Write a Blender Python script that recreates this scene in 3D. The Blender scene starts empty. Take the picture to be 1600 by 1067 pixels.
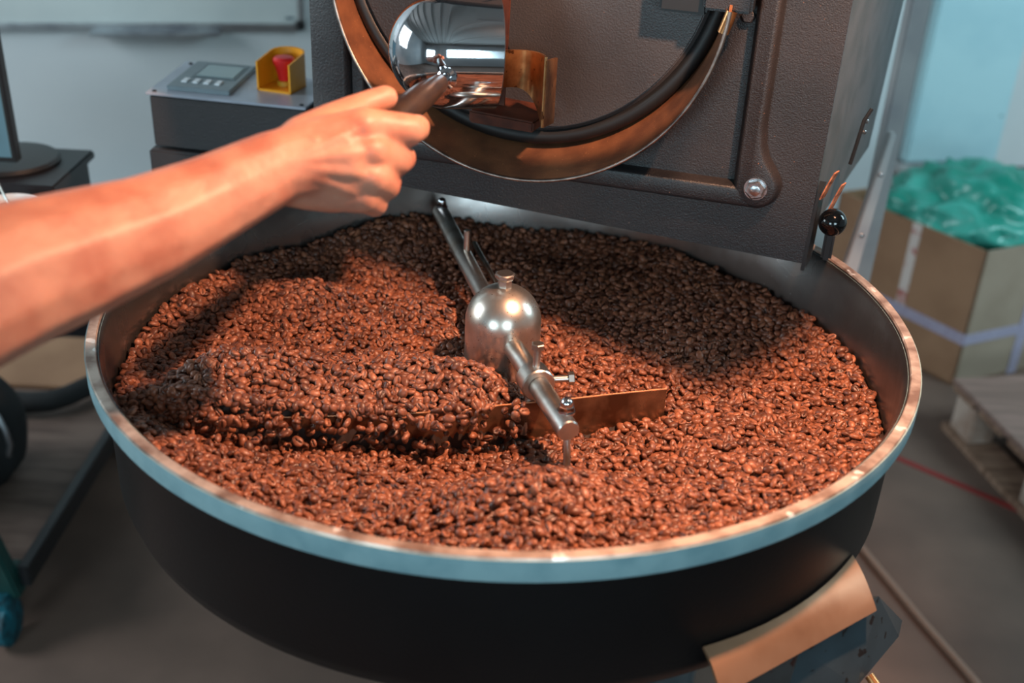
import bpy, bmesh, math, random
import numpy as np
from mathutils import Vector, Matrix, Euler
from mathutils import noise as mnoise

random.seed(7)
rng = np.random.default_rng(7)
scene = bpy.context.scene
col = scene.collection
PI = math.pi
FLOOR = -0.20

# ------------------------------------------------------------------ camera
cam_d = bpy.data.cameras.new('camera')
cam = bpy.data.objects.new('camera', cam_d)
col.objects.link(cam)
PITCH, ROLL = 0.4919, 0.0483
F = Vector((0, math.cos(PITCH), -math.sin(PITCH)))
U0 = Vector((0, math.sin(PITCH), math.cos(PITCH)))
X0 = Vector((1, 0, 0))
XR = X0 * math.cos(ROLL) + U0 * math.sin(ROLL)
UR = -X0 * math.sin(ROLL) + U0 * math.cos(ROLL)
m = Matrix((XR, UR, -F)).transposed().to_4x4()
m.translation = Vector((0.0074, -1.0537, 1.3185))
cam.matrix_world = m
cam_d.sensor_width = 36
cam_d.lens = 39.12
cam_d.clip_start = 0.02
cam_d.dof.use_dof = True
cam_d.dof.focus_distance = 1.17
cam_d.dof.aperture_fstop = 3.6
scene.camera = cam

# ------------------------------------------------------------------ light
scene.view_settings.view_transform = 'Standard'
scene.view_settings.look = 'None'
scene.view_settings.exposure = 0.0
scene.view_settings.gamma = 1.0
scene.view_settings.use_curve_mapping = False
world = bpy.data.worlds.new('world')
scene.world = world
world.use_nodes = True
world.node_tree.nodes['Background'].inputs[0].default_value = (0.50, 0.66, 0.72, 1)
world.node_tree.nodes['Background'].inputs[1].default_value = 0.15


def area_light(name, loc, target, sx, sy, power, color):
    d = bpy.data.lights.new(name, 'AREA')
    d.shape = 'RECTANGLE'
    d.size, d.size_y = sx, sy
    d.energy = power
    d.color = color
    o = bpy.data.objects.new(name, d)
    col.objects.link(o)
    o.location = loc
    o.rotation_euler = (Vector(target) - Vector(loc)).to_track_quat('-Z', 'Y').to_euler()
    return o


area_light('window_light', (-1.9, -3.6, 1.35), (-0.3, 0, 0.9), 1.1, 0.9, 50, (0.62, 0.88, 1.0))
area_light('window_light', (0.85, -3.6, 1.5), (0.2, 0, 0.9), 1.1, 0.9, 50, (0.62, 0.88, 1.0))
area_light('window_light', (-2.9, 0.4, 1.7), (0.0, 1.3, 0.5), 1.6, 1.2, 62, (0.80, 0.93, 1.0))
area_light('window_light', (2.6, 0.6, 2.0), (1.5, 2.6, 0.5), 1.3, 1.0, 55, (0.62, 0.90, 1.0))
spot_d = bpy.data.lights.new('pendant_lamp_light', 'SPOT')
spot_d.energy = 108
spot_d.color = (1.0, 0.53, 0.32)
spot_d.shadow_soft_size = 0.02
spot_d.spot_size = math.radians(95)
spot_d.spot_blend = 0.6
spot = bpy.data.objects.new('pendant_lamp_light', spot_d)
col.objects.link(spot)
spot.location = (0.39, -0.29, 1.60)
spot.rotation_euler = (Vector((-0.02, 0.02, 0.85)) - spot.location).to_track_quat('-Z', 'Y').to_euler()


# ------------------------------------------------------------------ materials
def srgb(r, g, b):
    f = lambda c: (c / 255 / 12.92) if c / 255 <= 0.04045 else ((c / 255 + 0.055) / 1.055) ** 2.4
    return (f(r), f(g), f(b), 1)


def mat(name, color, rough=0.5, metal=0.0, color2=None, nscale=20, bump=0.0, bscale=200, bdist=0.001,
        rvar=0.0, lo=0.4, hi=0.65, speck=None, speck_scale=300, speck_t=0.72, spec=0.5, detail=4, stretch=None):
    mt = bpy.data.materials.new(name)
    mt.use_nodes = True
    nt = mt.node_tree
    N, L = nt.nodes, nt.links
    b = N['Principled BSDF']
    c = color if len(color) == 4 else (*color, 1)
    b.inputs['Base Color'].default_value = c
    b.inputs['Roughness'].default_value = rough
    b.inputs['Metallic'].default_value = metal
    b.inputs['Specular IOR Level'].default_value = spec
    tc = N.new('ShaderNodeTexCoord')
    vec = tc.outputs['Object']
    if stretch:
        mp = N.new('ShaderNodeMapping')
        mp.inputs['Scale'].default_value = stretch
        L.new(vec, mp.inputs['Vector'])
        vec = mp.outputs['Vector']
    last = None
    if color2 is not None:
        n = N.new('ShaderNodeTexNoise')
        n.inputs['Scale'].default_value = nscale
        n.inputs['Detail'].default_value = detail
        L.new(vec, n.inputs['Vector'])
        r = N.new('ShaderNodeValToRGB')
        r.color_ramp.elements[0].position = lo
        r.color_ramp.elements[1].position = hi
        r.color_ramp.elements[0].color = c
        r.color_ramp.elements[1].color = color2 if len(color2) == 4 else (*color2, 1)
        L.new(n.outputs['Fac'], r.inputs['Fac'])
        last = r.outputs['Color']
        if rvar:
            mr = N.new('ShaderNodeMapRange')
            mr.inputs['From Min'].default_value = 0.3
            mr.inputs['From Max'].default_value = 0.7
            mr.inputs['To Min'].default_value = rough - rvar
            mr.inputs['To Max'].default_value = rough + rvar
            L.new(n.outputs['Fac'], mr.inputs['Value'])
            L.new(mr.outputs['Result'], b.inputs['Roughness'])
    if speck is not None:
        n2 = N.new('ShaderNodeTexNoise')
        n2.inputs['Scale'].default_value = speck_scale
        n2.inputs['Detail'].default_value = 2
        L.new(tc.outputs['Object'], n2.inputs['Vector'])
        r2 = N.new('ShaderNodeValToRGB')
        r2.color_ramp.elements[0].position = speck_t
        r2.color_ramp.elements[1].position = speck_t + 0.03
        r2.color_ramp.elements[0].color = (0, 0, 0, 1)
        r2.color_ramp.elements[1].color = (1, 1, 1, 1)
        L.new(n2.outputs['Fac'], r2.inputs['Fac'])
        mx = N.new('ShaderNodeMix')
        mx.data_type = 'RGBA'
        L.new(r2.outputs['Color'], mx.inputs['Factor'])
        if last is not None:
            L.new(last, mx.inputs['A'])
        else:
            mx.inputs['A'].default_value = c
        mx.inputs['B'].default_value = speck
        last = mx.outputs['Result']
    if last is not None:
        L.new(last, b.inputs['Base Color'])
    if bump:
        nb = N.new('ShaderNodeTexNoise')
        nb.inputs['Scale'].default_value = bscale
        nb.inputs['Detail'].default_value = 3
        L.new(tc.outputs['Object'], nb.inputs['Vector'])
        bp = N.new('ShaderNodeBump')
        bp.inputs['Strength'].default_value = bump
        bp.inputs['Distance'].default_value = bdist
        L.new(nb.outputs['Fac'], bp.inputs['Height'])
        L.new(bp.outputs['Normal'], b.inputs['Normal'])
    return mt


M = {}
M['floor'] = mat('concrete', srgb(112, 87, 75), 0.75, color2=srgb(80, 61, 52), nscale=3.5, bump=0.3, bscale=60, lo=0.3, hi=0.7, detail=10)
M['wall'] = mat('painted_wall', srgb(200, 200, 200), 0.7, color2=srgb(186, 190, 192), nscale=1.3, bump=0.1, bscale=40)
M['ceiling'] = mat('ceiling_sheet', srgb(150, 148, 145), 0.8)
M['board'] = mat('whiteboard', srgb(188, 194, 192), 0.25, color2=srgb(176, 184, 184), nscale=3)
M['alu'] = mat('aluminium', srgb(190, 192, 194), 0.35, 1.0, color2=srgb(160, 160, 165), nscale=12)
M['dark_plastic'] = mat('dark_plastic', srgb(28, 28, 30), 0.4)
M['cast'] = mat('textured_black_paint', srgb(37, 34, 35), 0.40, color2=srgb(29, 27, 28), nscale=14, bump=0.7, bscale=650, bdist=0.0009,
                speck=srgb(120, 86, 68), speck_scale=280, speck_t=0.725)
M['cast_grey'] = mat('textured_grey_paint', srgb(84, 82, 82), 0.5, color2=srgb(70, 68, 69), nscale=14, bump=1.0, bscale=380, bdist=0.0014)
M['body'] = mat('body_paint', srgb(70, 76, 80), 0.5, color2=srgb(56, 64, 67), nscale=25, bump=0.4, bscale=700, bdist=0.0006)
M['door'] = mat('door_paint', srgb(52, 49, 49), 0.42, color2=srgb(42, 40, 41), nscale=8, bump=0.6, bscale=500, bdist=0.0008,
                speck=srgb(140, 100, 75), speck_scale=260, speck_t=0.765)
M['chute_in'] = mat('dusty_steel', srgb(120, 78, 52), 0.55, 0.35, color2=srgb(92, 58, 40), nscale=30, bump=0.3, bscale=500,
                    speck=srgb(190, 130, 90), speck_scale=420, speck_t=0.72)  # brown base with paler specks
M['edge_steel'] = mat('worn_edge_steel', srgb(176, 160, 150), 0.35, 1.0, color2=srgb(120, 110, 105), nscale=60)
M['gasket'] = mat('black_gasket', srgb(14, 14, 15), 0.5)
M['chrome'] = mat('chrome', srgb(215, 215, 218), 0.07, 1.0, color2=srgb(200, 200, 205), nscale=6, rvar=0.03)
M['bronze'] = mat('bronzed_steel', srgb(205, 150, 100), 0.28, 0.9, color2=srgb(150, 98, 60), nscale=45, bump=0.1, bscale=300,
                  speck=srgb(110, 70, 45), speck_scale=110, speck_t=0.66)  # steel; the orange it reflects is put into the base colour
M['edge_bronze'] = mat('ground_edge', srgb(196, 140, 104), 0.45, 0.9)
M['dark_bronze'] = mat('dark_bronze', srgb(84, 44, 30), 0.45, 0.4, color2=srgb(58, 30, 22), nscale=60)  # same steel, its brown reflections put into the colour
M['grip'] = mat('grip', srgb(52, 38, 30), 0.33, 0.1, color2=srgb(38, 28, 24), nscale=40)
M['steel'] = mat('brushed_steel', srgb(206, 202, 196), 0.34, 1.0, color2=srgb(150, 140, 130), nscale=25, rvar=0.06, bump=0.05,
                 bscale=400)
M['hub_steel'] = mat('dusty_polished_steel', srgb(210, 204, 196), 0.29, 0.95, color2=srgb(176, 162, 148), nscale=22, rvar=0.08,
                     speck=srgb(110, 76, 56), speck_scale=420, speck_t=0.70, bump=0.04, bscale=250)
M['blade'] = mat('oiled_blade_steel', srgb(150, 112, 86), 0.3, 0.85, color2=srgb(96, 62, 42), nscale=30, rvar=0.08)  # brown of the mirrored beans put into the steel's colour
M['tray_in'] = mat('tray_inner_steel', srgb(132, 128, 126), 0.30, 0.93, color2=srgb(92, 82, 78), nscale=7, rvar=0.1, bump=0.05, bscale=90,
                   speck=srgb(150, 150, 150), speck_scale=160, speck_t=0.74)
M['tray_out'] = mat('tray_outer_paint', srgb(9, 9, 11), 0.38, color2=srgb(6, 6, 8), nscale=10, bump=0.15, bscale=300,
                    speck=srgb(50, 42, 40), speck_scale=260, speck_t=0.78, spec=0.3)
M['rim_top'] = mat('worn_rim', srgb(196, 178, 165), 0.4, 0.55, color2=srgb(128, 104, 92), nscale=35, bump=0.2, bscale=300,
                   speck=srgb(235, 228, 222), speck_scale=45, speck_t=0.64)
M['rim_side'] = mat('rim_band', srgb(140, 172, 178), 0.45, 0.2, color2=srgb(120, 154, 162), nscale=30, bump=0.1, bscale=200)  # grey steel tinted with the cool window light it catches
M['lip_metal'] = mat('outlet_lip', srgb(150, 112, 86), 0.36, 0.6, color2=srgb(122, 84, 58), nscale=12)
M['outlet_blue'] = mat('outlet_panel', srgb(52, 62, 68), 0.45, 0.2, color2=srgb(36, 42, 46), nscale=10, speck=srgb(28, 20, 18),
                       speck_scale=90, speck_t=0.66)
M['outlet_dark'] = mat('outlet_underside', srgb(60, 56, 55), 0.5, 0.2, color2=srgb(50, 44, 42), nscale=20, speck=srgb(52, 24, 18),
                       speck_scale=90, speck_t=0.6)
M['zinc'] = mat('zinc_bolt', srgb(190, 190, 192), 0.3, 1.0, color2=srgb(140, 138, 138), nscale=120, bump=0.2, bscale=500)
M['black_gloss'] = mat('black_knob', srgb(10, 10, 11), 0.12)
M['rust'] = mat('rusty_edge', srgb(176, 112, 78), 0.6, 0.3, color2=srgb(92, 46, 30), nscale=140)
M['plate_alu'] = mat('brushed_cover', srgb(176, 180, 192), 0.32, 0.35, color2=srgb(162, 166, 178), nscale=20)
M['box_paint'] = mat('dark_crackle_paint', srgb(48, 44, 45), 0.5, color2=srgb(42, 40, 42), nscale=10, bump=0.8, bscale=500, bdist=0.001)
M['panel_grey'] = mat('panel_grey', srgb(118, 130, 136), 0.4, color2=srgb(110, 122, 128), nscale=20)
M['lcd'] = mat('display_glass', srgb(140, 158, 160), 0.15, color2=srgb(150, 168, 170), nscale=6)
M['bezel_dark'] = mat('display_surround', srgb(78, 92, 98), 0.35)
M['button'] = mat('white_button', srgb(222, 226, 230), 0.4)
M['yellow'] = mat('yellow_plastic', srgb(226, 148, 24), 0.4)
M['red'] = mat('red_plastic', srgb(206, 32, 34), 0.35)
M['brass'] = mat('yellow_collar', srgb(190, 140, 40), 0.4)
M['ink'] = mat('printed_ink', srgb(60, 80, 90), 0.6)
M['card'] = mat('cardboard', srgb(150, 112, 84), 0.8, color2=srgb(132, 96, 70), nscale=5, bump=0.1, bscale=120)
M['card_light'] = mat('cardboard_inside', srgb(154, 134, 116), 0.8, color2=srgb(140, 120, 102), nscale=5)
M['strap'] = mat('plastic_strap', srgb(168, 160, 178), 0.4, color2=srgb(140, 130, 150), nscale=200)
M['tape'] = mat('printed_tape', srgb(205, 190, 182), 0.4, color2=srgb(170, 95, 88), nscale=28, lo=0.52, hi=0.6)
M['teal_bag'] = mat('teal_plastic_film', srgb(16, 122, 104), 0.28, color2=srgb(70, 160, 145), nscale=7)
M['ply'] = mat('worn_board', srgb(138, 108, 98), 0.7, color2=srgb(118, 92, 82), nscale=5, stretch=(1, 8, 1))
M['wood'] = mat('pallet_wood', srgb(148, 116, 96), 0.8, color2=srgb(108, 78, 60), nscale=8, stretch=(1, 8, 1), bump=0.3, bscale=80)
M['wood_pale'] = mat('pale_block', srgb(182, 160, 146), 0.8, color2=srgb(150, 122, 106), nscale=14)
M['redline'] = mat('red_floor_tape', srgb(128, 36, 32), 0.6)
M['cable'] = mat('grey_hose', srgb(128, 104, 90), 0.5)
M['black'] = mat('black_laminate', srgb(34, 33, 37), 0.4, color2=srgb(28, 27, 30), nscale=10)
M['black_cloth'] = mat('black_fabric', srgb(12, 12, 13), 0.8, bump=0.3, bscale=300)
M['screen'] = mat('monitor_screen', srgb(88, 128, 146), 0.2)
M['paper'] = mat('white_area', srgb(225, 226, 215), 0.6)
M['ceramic'] = mat('white_ceramic', srgb(208, 216, 220), 0.15)
M['coffee'] = mat('coffee', srgb(90, 80, 66), 0.1)
M['green_paint'] = mat('dark_green_paint', srgb(18, 62, 58), 0.5, color2=srgb(12, 40, 38), nscale=12)
M['teal_rubber'] = mat('teal_caster', srgb(14, 90, 104), 0.5, color2=srgb(8, 40, 48), nscale=60)
M['deck'] = mat('trolley_deck', srgb(104, 84, 74), 0.7, color2=srgb(80, 62, 54), nscale=6, stretch=(1, 6, 1))
M['doorleaf'] = mat('pale_door', srgb(172, 204, 210), 0.5, color2=srgb(160, 194, 202), nscale=4, speck=srgb(130, 160, 168), speck_scale=14, speck_t=0.73)
M['post'] = mat('pale_post', srgb(165, 164, 164), 0.5, color2=srgb(145, 145, 148), nscale=8)
M['brownish'] = mat('brown_wainscot', srgb(92, 76, 76), 0.7)
M['window_glass'] = mat('window_frame_paint', srgb(200, 205, 208), 0.5)


def skin_material():
    mt = mat('skin', srgb(168, 118, 97), 0.52, color2=srgb(148, 93, 75), nscale=26, bump=0.35, bscale=60, bdist=0.003, spec=0.4)
    b = mt.node_tree.nodes['Principled BSDF']
    b.inputs['Subsurface Weight'].default_value = 0.08
    b.inputs['Subsurface Radius'].default_value = (0.012, 0.004, 0.002)
    b.inputs['Subsurface Scale'].default_value = 0.6
    return mt


def bean_material():
    mt = bpy.data.materials.new('roasted_bean')
    mt.use_nodes = True
    N, L = mt.node_tree.nodes, mt.node_tree.links
    b = N['Principled BSDF']
    oi = N.new('ShaderNodeObjectInfo')
    r = N.new('ShaderNodeValToRGB')
    e = r.color_ramp.elements
    e[0].position, e[0].color = 0.0, (0.085, 0.029, 0.016, 1)
    e[1].position, e[1].color = 1.0, (0.30, 0.112, 0.058, 1)
    k = r.color_ramp.elements.new(0.5)
    k.color = (0.19, 0.066, 0.034, 1)
    L.new(oi.outputs['Random'], r.inputs['Fac'])
    tc = N.new('ShaderNodeTexCoord')
    n = N.new('ShaderNodeTexNoise')
    n.inputs['Scale'].default_value = 260
    n.inputs['Detail'].default_value = 3
    L.new(tc.outputs['Object'], n.inputs['Vector'])
    mx = N.new('ShaderNodeMix')
    mx.data_type = 'RGBA'
    mx.blend_type = 'MULTIPLY'
    r2 = N.new('ShaderNodeValToRGB')
    r2.color_ramp.elements[0].position = 0.35
    r2.color_ramp.elements[0].color = (0.55, 0.5, 0.48, 1)
    r2.color_ramp.elements[1].position = 0.6
    L.new(n.outputs['Fac'], r2.inputs['Fac'])
    mx.inputs['Factor'].default_value = 1.0
    L.new(r.outputs['Color'], mx.inputs['A'])
    L.new(r2.outputs['Color'], mx.inputs['B'])
    # shade in the crease painted dark, masked by the bean's own attribute
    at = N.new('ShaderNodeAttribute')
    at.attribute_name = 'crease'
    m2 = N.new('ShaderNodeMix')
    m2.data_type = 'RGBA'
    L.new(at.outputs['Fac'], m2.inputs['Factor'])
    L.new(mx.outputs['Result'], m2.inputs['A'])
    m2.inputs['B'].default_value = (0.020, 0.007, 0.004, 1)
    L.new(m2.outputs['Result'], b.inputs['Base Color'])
    b.inputs['Roughness'].default_value = 0.42
    b.inputs['Specular IOR Level'].default_value = 0.45
    return mt


M['skin'] = skin_material()
M['bean'] = bean_material()
M['bean_bed'] = mat('bean_bed', (0.02, 0.008, 0.005), 0.7)  # near-black, stands for the shade between the beans


# ------------------------------------------------------------------ builders
def finish(o, material, smooth=True, angle=35):
    if material is not None:
        o.data.materials.clear()
        o.data.materials.append(material)
    if smooth:
        o.data.shade_smooth()
        try:
            o.data.set_sharp_from_angle(angle=math.radians(angle))
        except Exception:
            pass


def obj(name, bm, material, parent=None, T=None, smooth=True, angle=35, **props):
    """bm holds world/frame coordinates; T maps them to the parent's local space"""
    if T is not None:
        bmesh.ops.transform(bm, matrix=T, verts=bm.verts)
    me = bpy.data.meshes.new(name)
    bmesh.ops.recalc_face_normals(bm, faces=bm.faces)
    bm.to_mesh(me)
    bm.free()
    o = bpy.data.objects.new(name, me)
    col.objects.link(o)
    finish(o, material, smooth, angle)
    if parent is not None:
        o.parent = parent
    for k, v in props.items():
        o[k] = v
    return o


def thing(name, label, cat, loc, rotz=0.0, group=None):
    o = bpy.data.objects.new(name, None)
    o.empty_display_size = 0.05
    col.objects.link(o)
    o.location = loc
    o.rotation_euler = (0, 0, rotz)
    o['label'] = label
    o['category'] = cat
    if group:
        o['group'] = group
    return o


def tag(o, label, cat, group=None):
    o['label'] = label
    o['category'] = cat
    if group:
        o['group'] = group
    return o


def box(bm, x0, x1, y0, y1, z0, z1, bev=0.0, seg=2):
    vs = [bm.verts.new(p) for p in ((x0, y0, z0), (x1, y0, z0), (x1, y1, z0), (x0, y1, z0),
                                    (x0, y0, z1), (x1, y0, z1), (x1, y1, z1), (x0, y1, z1))]
    fs = [bm.faces.new([vs[i] for i in q]) for q in ((3, 2, 1, 0), (4, 5, 6, 7), (0, 1, 5, 4), (1, 2, 6, 5), (2, 3, 7, 6), (3, 0, 4, 7))]
    if bev > 0:
        es = {e for f in fs for e in f.edges}
        bmesh.ops.bevel(bm, geom=list(es), offset=bev, segments=seg, affect='EDGES', clamp_overlap=True)
    return bm


def hexa(bm, bot, top, bev=0.0):
    """general 8-corner solid"""
    vs = [bm.verts.new(p) for p in list(bot) + list(top)]
    fs = [bm.faces.new([vs[i] for i in q]) for q in ((3, 2, 1, 0), (4, 5, 6, 7), (0, 1, 5, 4), (1, 2, 6, 5), (2, 3, 7, 6), (3, 0, 4, 7))]
    if bev > 0:
        es = {e for f in fs for e in f.edges}
        bmesh.ops.bevel(bm, geom=list(es), offset=bev, segments=2, affect='EDGES', clamp_overlap=True)
    return bm


def basis(d):
    d = Vector(d).normalized()
    a = Vector((0, 0, 1)) if abs(d.z) < 0.9 else Vector((1, 0, 0))
    x = d.cross(a).normalized()
    return x, d.cross(x).normalized(), d


def lathe(bm, origin, axis, prof, n=48, cap0=True, cap1=True, phase=0.0):
    """prof: list of (radius, distance along the axis)"""
    x, y, d = basis(axis)
    o = Vector(origin)
    rings = []
    for r, t in prof:
        if r < 1e-6:
            rings.append([bm.verts.new(o + d * t)])
        else:
            rings.append([bm.verts.new(o + d * t + (x * math.cos(a) + y * math.sin(a)) * r)
                          for a in (phase + 2 * PI * i / n for i in range(n))])
    for A, B in zip(rings, rings[1:]):
        for i in range(n):
            j = (i + 1) % n
            if len(A) == 1 and len(B) == 1:
                continue
            if len(A) == 1:
                bm.faces.new((A[0], B[i], B[j]))
            elif len(B) == 1:
                bm.faces.new((A[i], A[j], B[0]))
            else:
                bm.faces.new((A[i], A[j], B[j], B[i]))
    if cap0 and len(rings[0]) > 1:
        bm.faces.new(rings[0][::-1])
    if cap1 and len(rings[-1]) > 1:
        bm.faces.new(rings[-1])
    return bm


def rod(bm, a, b, r, r2=None, n=24, ch=0.0):
    a, b = Vector(a), Vector(b)
    L = (b - a).length
    r2 = r if r2 is None else r2
    if ch:
        prof = [(r - ch, 0), (r, ch), (r2, L - ch), (r2 - ch, L)]
    else:
        prof = [(r, 0), (r2, L)]
    return lathe(bm, a, b - a, prof, n)


def tube(bm, pts, r, n=12, closed=False):
    pts = [Vector(p) for p in pts]
    rings = []
    ref = None
    for i, p in enumerate(pts):
        if closed:
            d = pts[(i + 1) % len(pts)] - pts[i - 1]
        else:
            d = pts[min(i + 1, len(pts) - 1)] - pts[max(i - 1, 0)]
        d.normalize()
        if ref is None:
            ref = basis(d)[0]
        x = (ref - d * ref.dot(d)).normalized()
        ref = x
        y = d.cross(x)
        rr = r[i] if isinstance(r, (list, tuple)) else r
        rings.append([bm.verts.new(p + (x * math.cos(2 * PI * k / n) + y * math.sin(2 * PI * k / n)) * rr) for k in range(n)])
    pairs = list(zip(rings, rings[1:])) + ([(rings[-1], rings[0])] if closed else [])
    for A, B in pairs:
        for i in range(n):
            j = (i + 1) % n
            bm.faces.new((A[i], A[j], B[j], B[i]))
    if not closed:
        bm.faces.new(rings[0][::-1])
        bm.faces.new(rings[-1])
    return bm


def prism(bm, poly, d0, d1, plane='uz', bev=0.0):
    """polygon extruded: plane 'uz' extrudes along v (2nd axis) from d0 to d1; 'xy' extrudes along z"""
    def P(p, d):
        return (p[0], d, p[1]) if plane == 'uz' else (p[0], p[1], d)
    A = [bm.verts.new(P(p, d0)) for p in poly]
    B = [bm.verts.new(P(p, d1)) for p in poly]
    fa = bm.faces.new(A)
    fb = bm.faces.new(B[::-1])
    n = len(poly)
    for i in range(n):
        bm.faces.new((A[i], B[i], B[(i + 1) % n], A[(i + 1) % n]))
    if bev:
        bmesh.ops.bevel(bm, geom=list(fa.edges), offset=bev, segments=3, affect='EDGES', clamp_overlap=True)
    return bm


def soft_prism(bm, poly, v_back, v_front, b, seg=5):
    """polygon in u/z raised from v_back to v_front (towards the viewer) with a rounded fillet of width b"""
    n = len(poly)
    area = sum(poly[i][0] * poly[(i + 1) % n][1] - poly[(i + 1) % n][0] * poly[i][1] for i in range(n))
    sg = 1.0 if area > 0 else -1.0
    nr = []
    for i in range(n):
        p, q, r = Vector(poly[i - 1]), Vector(poly[i]), Vector(poly[(i + 1) % n])
        a = (q - p).normalized()
        c = (r - q).normalized()
        na, nc = Vector((-a.y, a.x)) * sg, Vector((-c.y, c.x)) * sg
        m_ = (na + nc)
        m_ = m_ / max(m_.length_squared / 2, 0.5)
        nr.append(m_)
    h = v_back - v_front
    rings = []
    for k in range(seg + 1):
        t = PI / 2 * k / seg
        off = b * (1 - math.cos(t))
        v = v_back - h * math.sin(t)
        rings.append([bm.verts.new((poly[i][0] + nr[i].x * off, v, poly[i][1] + nr[i].y * off)) for i in range(n)])
    for A, B in zip(rings, rings[1:]):
        for i in range(n):
            j = (i + 1) % n
            bm.faces.new((A[i], A[j], B[j], B[i]))
    f = bm.faces.new(rings[-1])
    bmesh.ops.triangulate(bm, faces=[f])
    return bm


def sheet(bm, grid, thick):
    """grid[i][j] of points; gives a solid sheet of the given thickness"""
    g = [[Vector(p) for p in row] for row in grid]
    nI, nJ = len(g), len(g[0])
    nor = [[None] * nJ for _ in range(nI)]
    for i in range(nI):
        for j in range(nJ):
            a = g[min(i + 1, nI - 1)][j] - g[max(i - 1, 0)][j]
            b = g[i][min(j + 1, nJ - 1)] - g[i][max(j - 1, 0)]
            c = a.cross(b)
            nor[i][j] = c.normalized() if c.length > 1e-12 else Vector((0, 0, 1))
    A = [[bm.verts.new(g[i][j] + nor[i][j] * thick / 2) for j in range(nJ)] for i in range(nI)]
    B = [[bm.verts.new(g[i][j] - nor[i][j] * thick / 2) for j in range(nJ)] for i in range(nI)]
    for i in range(nI - 1):
        for j in range(nJ - 1):
            bm.faces.new((A[i][j], A[i + 1][j], A[i + 1][j + 1], A[i][j + 1]))
            bm.faces.new((B[i][j], B[i][j + 1], B[i + 1][j + 1], B[i + 1][j]))
    for i in range(nI - 1):
        bm.faces.new((A[i][0], B[i][0], B[i + 1][0], A[i + 1][0]))
        bm.faces.new((A[i][-1], A[i + 1][-1], B[i + 1][-1], B[i][-1]))
    for j in range(nJ - 1):
        bm.faces.new((A[0][j], A[0][j + 1], B[0][j + 1], B[0][j]))
        bm.faces.new((A[-1][j], B[-1][j], B[-1][j + 1], A[-1][j + 1]))
    return bm


def new():
    return bmesh.new()


# ------------------------------------------------------------------ room
WA = math.radians(12)                       # the back wall runs off to the right, a little away
W0 = Vector((-0.6, 2.2, 0))
TW = Matrix.Translation(W0) @ Matrix.Rotation(WA, 4, 'Z')   # wall frame: x along the wall, y behind it
CEIL = 2.75


def structure(name, bm, m_, T=None, parent=None, **k):
    o = obj(name, bm, m_, parent, T, **k)
    if parent is None:
        o['kind'] = 'structure'
    return o


structure('floor', box(new(), -3.2, 3.6, -4.0, 4.2, FLOOR - 0.1, FLOOR), M['floor'])
structure('wall_back', box(new(), -2.9, 4.2, 0.0, 0.12, FLOOR, CEIL), M['wall'], TW)
structure('wall_left', box(new(), -3.3, -3.2, -4.0, 3.2, FLOOR, CEIL), M['wall'])
structure('wall_right', box(new(), 3.6, 3.7, -4.0, 4.2, FLOOR, CEIL), M['wall'])
structure('wall_front', box(new(), -3.2, 3.6, -4.1, -4.0, FLOOR, CEIL), M['wall'])
ce = structure('ceiling', box(new(), -3.2, 3.6, -4.0, 4.2, CEIL, CEIL + 0.08), M['ceiling'])
for i in range(16):
    x = -3.0 + i * 0.43
    obj('ceiling_rib', box(new(), x, x + 0.06, -3.95, 2.0, CEIL - 0.07, CEIL - 0.001), M['ceiling'], ce, smooth=False)

# right part of the back wall: a pale door leaf with its post, a brown wainscot beyond
d1 = structure('door_1', box(new(), 1.93, 2.27, -0.045, -0.002, 0.135, 2.0, 0.006), M['doorleaf'], TW)
structure('trim_1', box(new(), 1.91, 2.29, -0.06, -0.002, 0.10, 0.13, 0.004), M['post'], TW)
structure('trim_2', box(new(), 2.30, 4.1, -0.03, -0.002, FLOOR, 0.10, 0.004), M['brownish'], TW)

# whiteboard on the left part of the wall
wb = thing('whiteboard', 'whiteboard with aluminium frame hanging on the back wall at upper left', 'whiteboard', W0 + Vector((-0.5, -0.12, 0.57)), WA)
TB = Matrix.Translation((0.489 + 0.0, 0.02, -0.57))
# wall frame -> thing frame
TBm = (Matrix.Translation(wb.location) @ Matrix.Rotation(WA, 4, 'Z')).inverted() @ TW
obj('writing_surface', box(new(), -1.80, -0.045, -0.018, -0.004, 0.59, 1.50), M['board'], wb, TBm)
obj('frame_rail', box(new(), -1.82, -0.045, -0.026, -0.002, 0.572, 0.590, 0.003), M['alu'], wb, TBm)
obj('frame_rail', box(new(), -1.82, -0.045, -0.026, -0.002, 1.50, 1.518, 0.003), M['alu'], wb, TBm)
obj('frame_rail', box(new(), -0.050, -0.036, -0.026, -0.002, 0.575, 1.515, 0.003), M['alu'], wb, TBm)
obj('frame_rail', box(new(), -1.832, -1.818, -0.026, -0.002, 0.575, 1.515, 0.003), M['alu'], wb, TBm)
obj('corner_cap', box(new(), -0.060, -0.034, -0.030, -0.002, 0.570, 0.598, 0.004), M['dark_plastic'], wb, TBm)
obj('pen_tray', box(new(), -0.62, -0.27, -0.070, -0.002, 0.562, 0.572, 0.003), M['alu'], wb, TBm)
obj('maker_mark', box(new(), -0.088, -0.064, -0.0190, -0.0178, 0.600, 0.607), M['ink'], wb, TBm)

# ------------------------------------------------------------------ roaster
YAW = -0.294
RL = Vector((math.cos(YAW) * -0.015 - math.sin(YAW) * 0.2 * 1.0, math.sin(YAW) * -0.015 + math.cos(YAW) * 0.2, FLOOR))
DXv = Vector((math.cos(YAW), math.sin(YAW), 0))
DYv = Vector((-math.sin(YAW), math.cos(YAW), 0))
RL = DXv * -0.015 + DYv * 0.45 + Vector((0, 0, FLOOR))
ro = thing('coffee_roaster', 'black cast-fronted drum coffee roaster standing behind the round tray', 'coffee roaster', RL, YAW)
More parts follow.
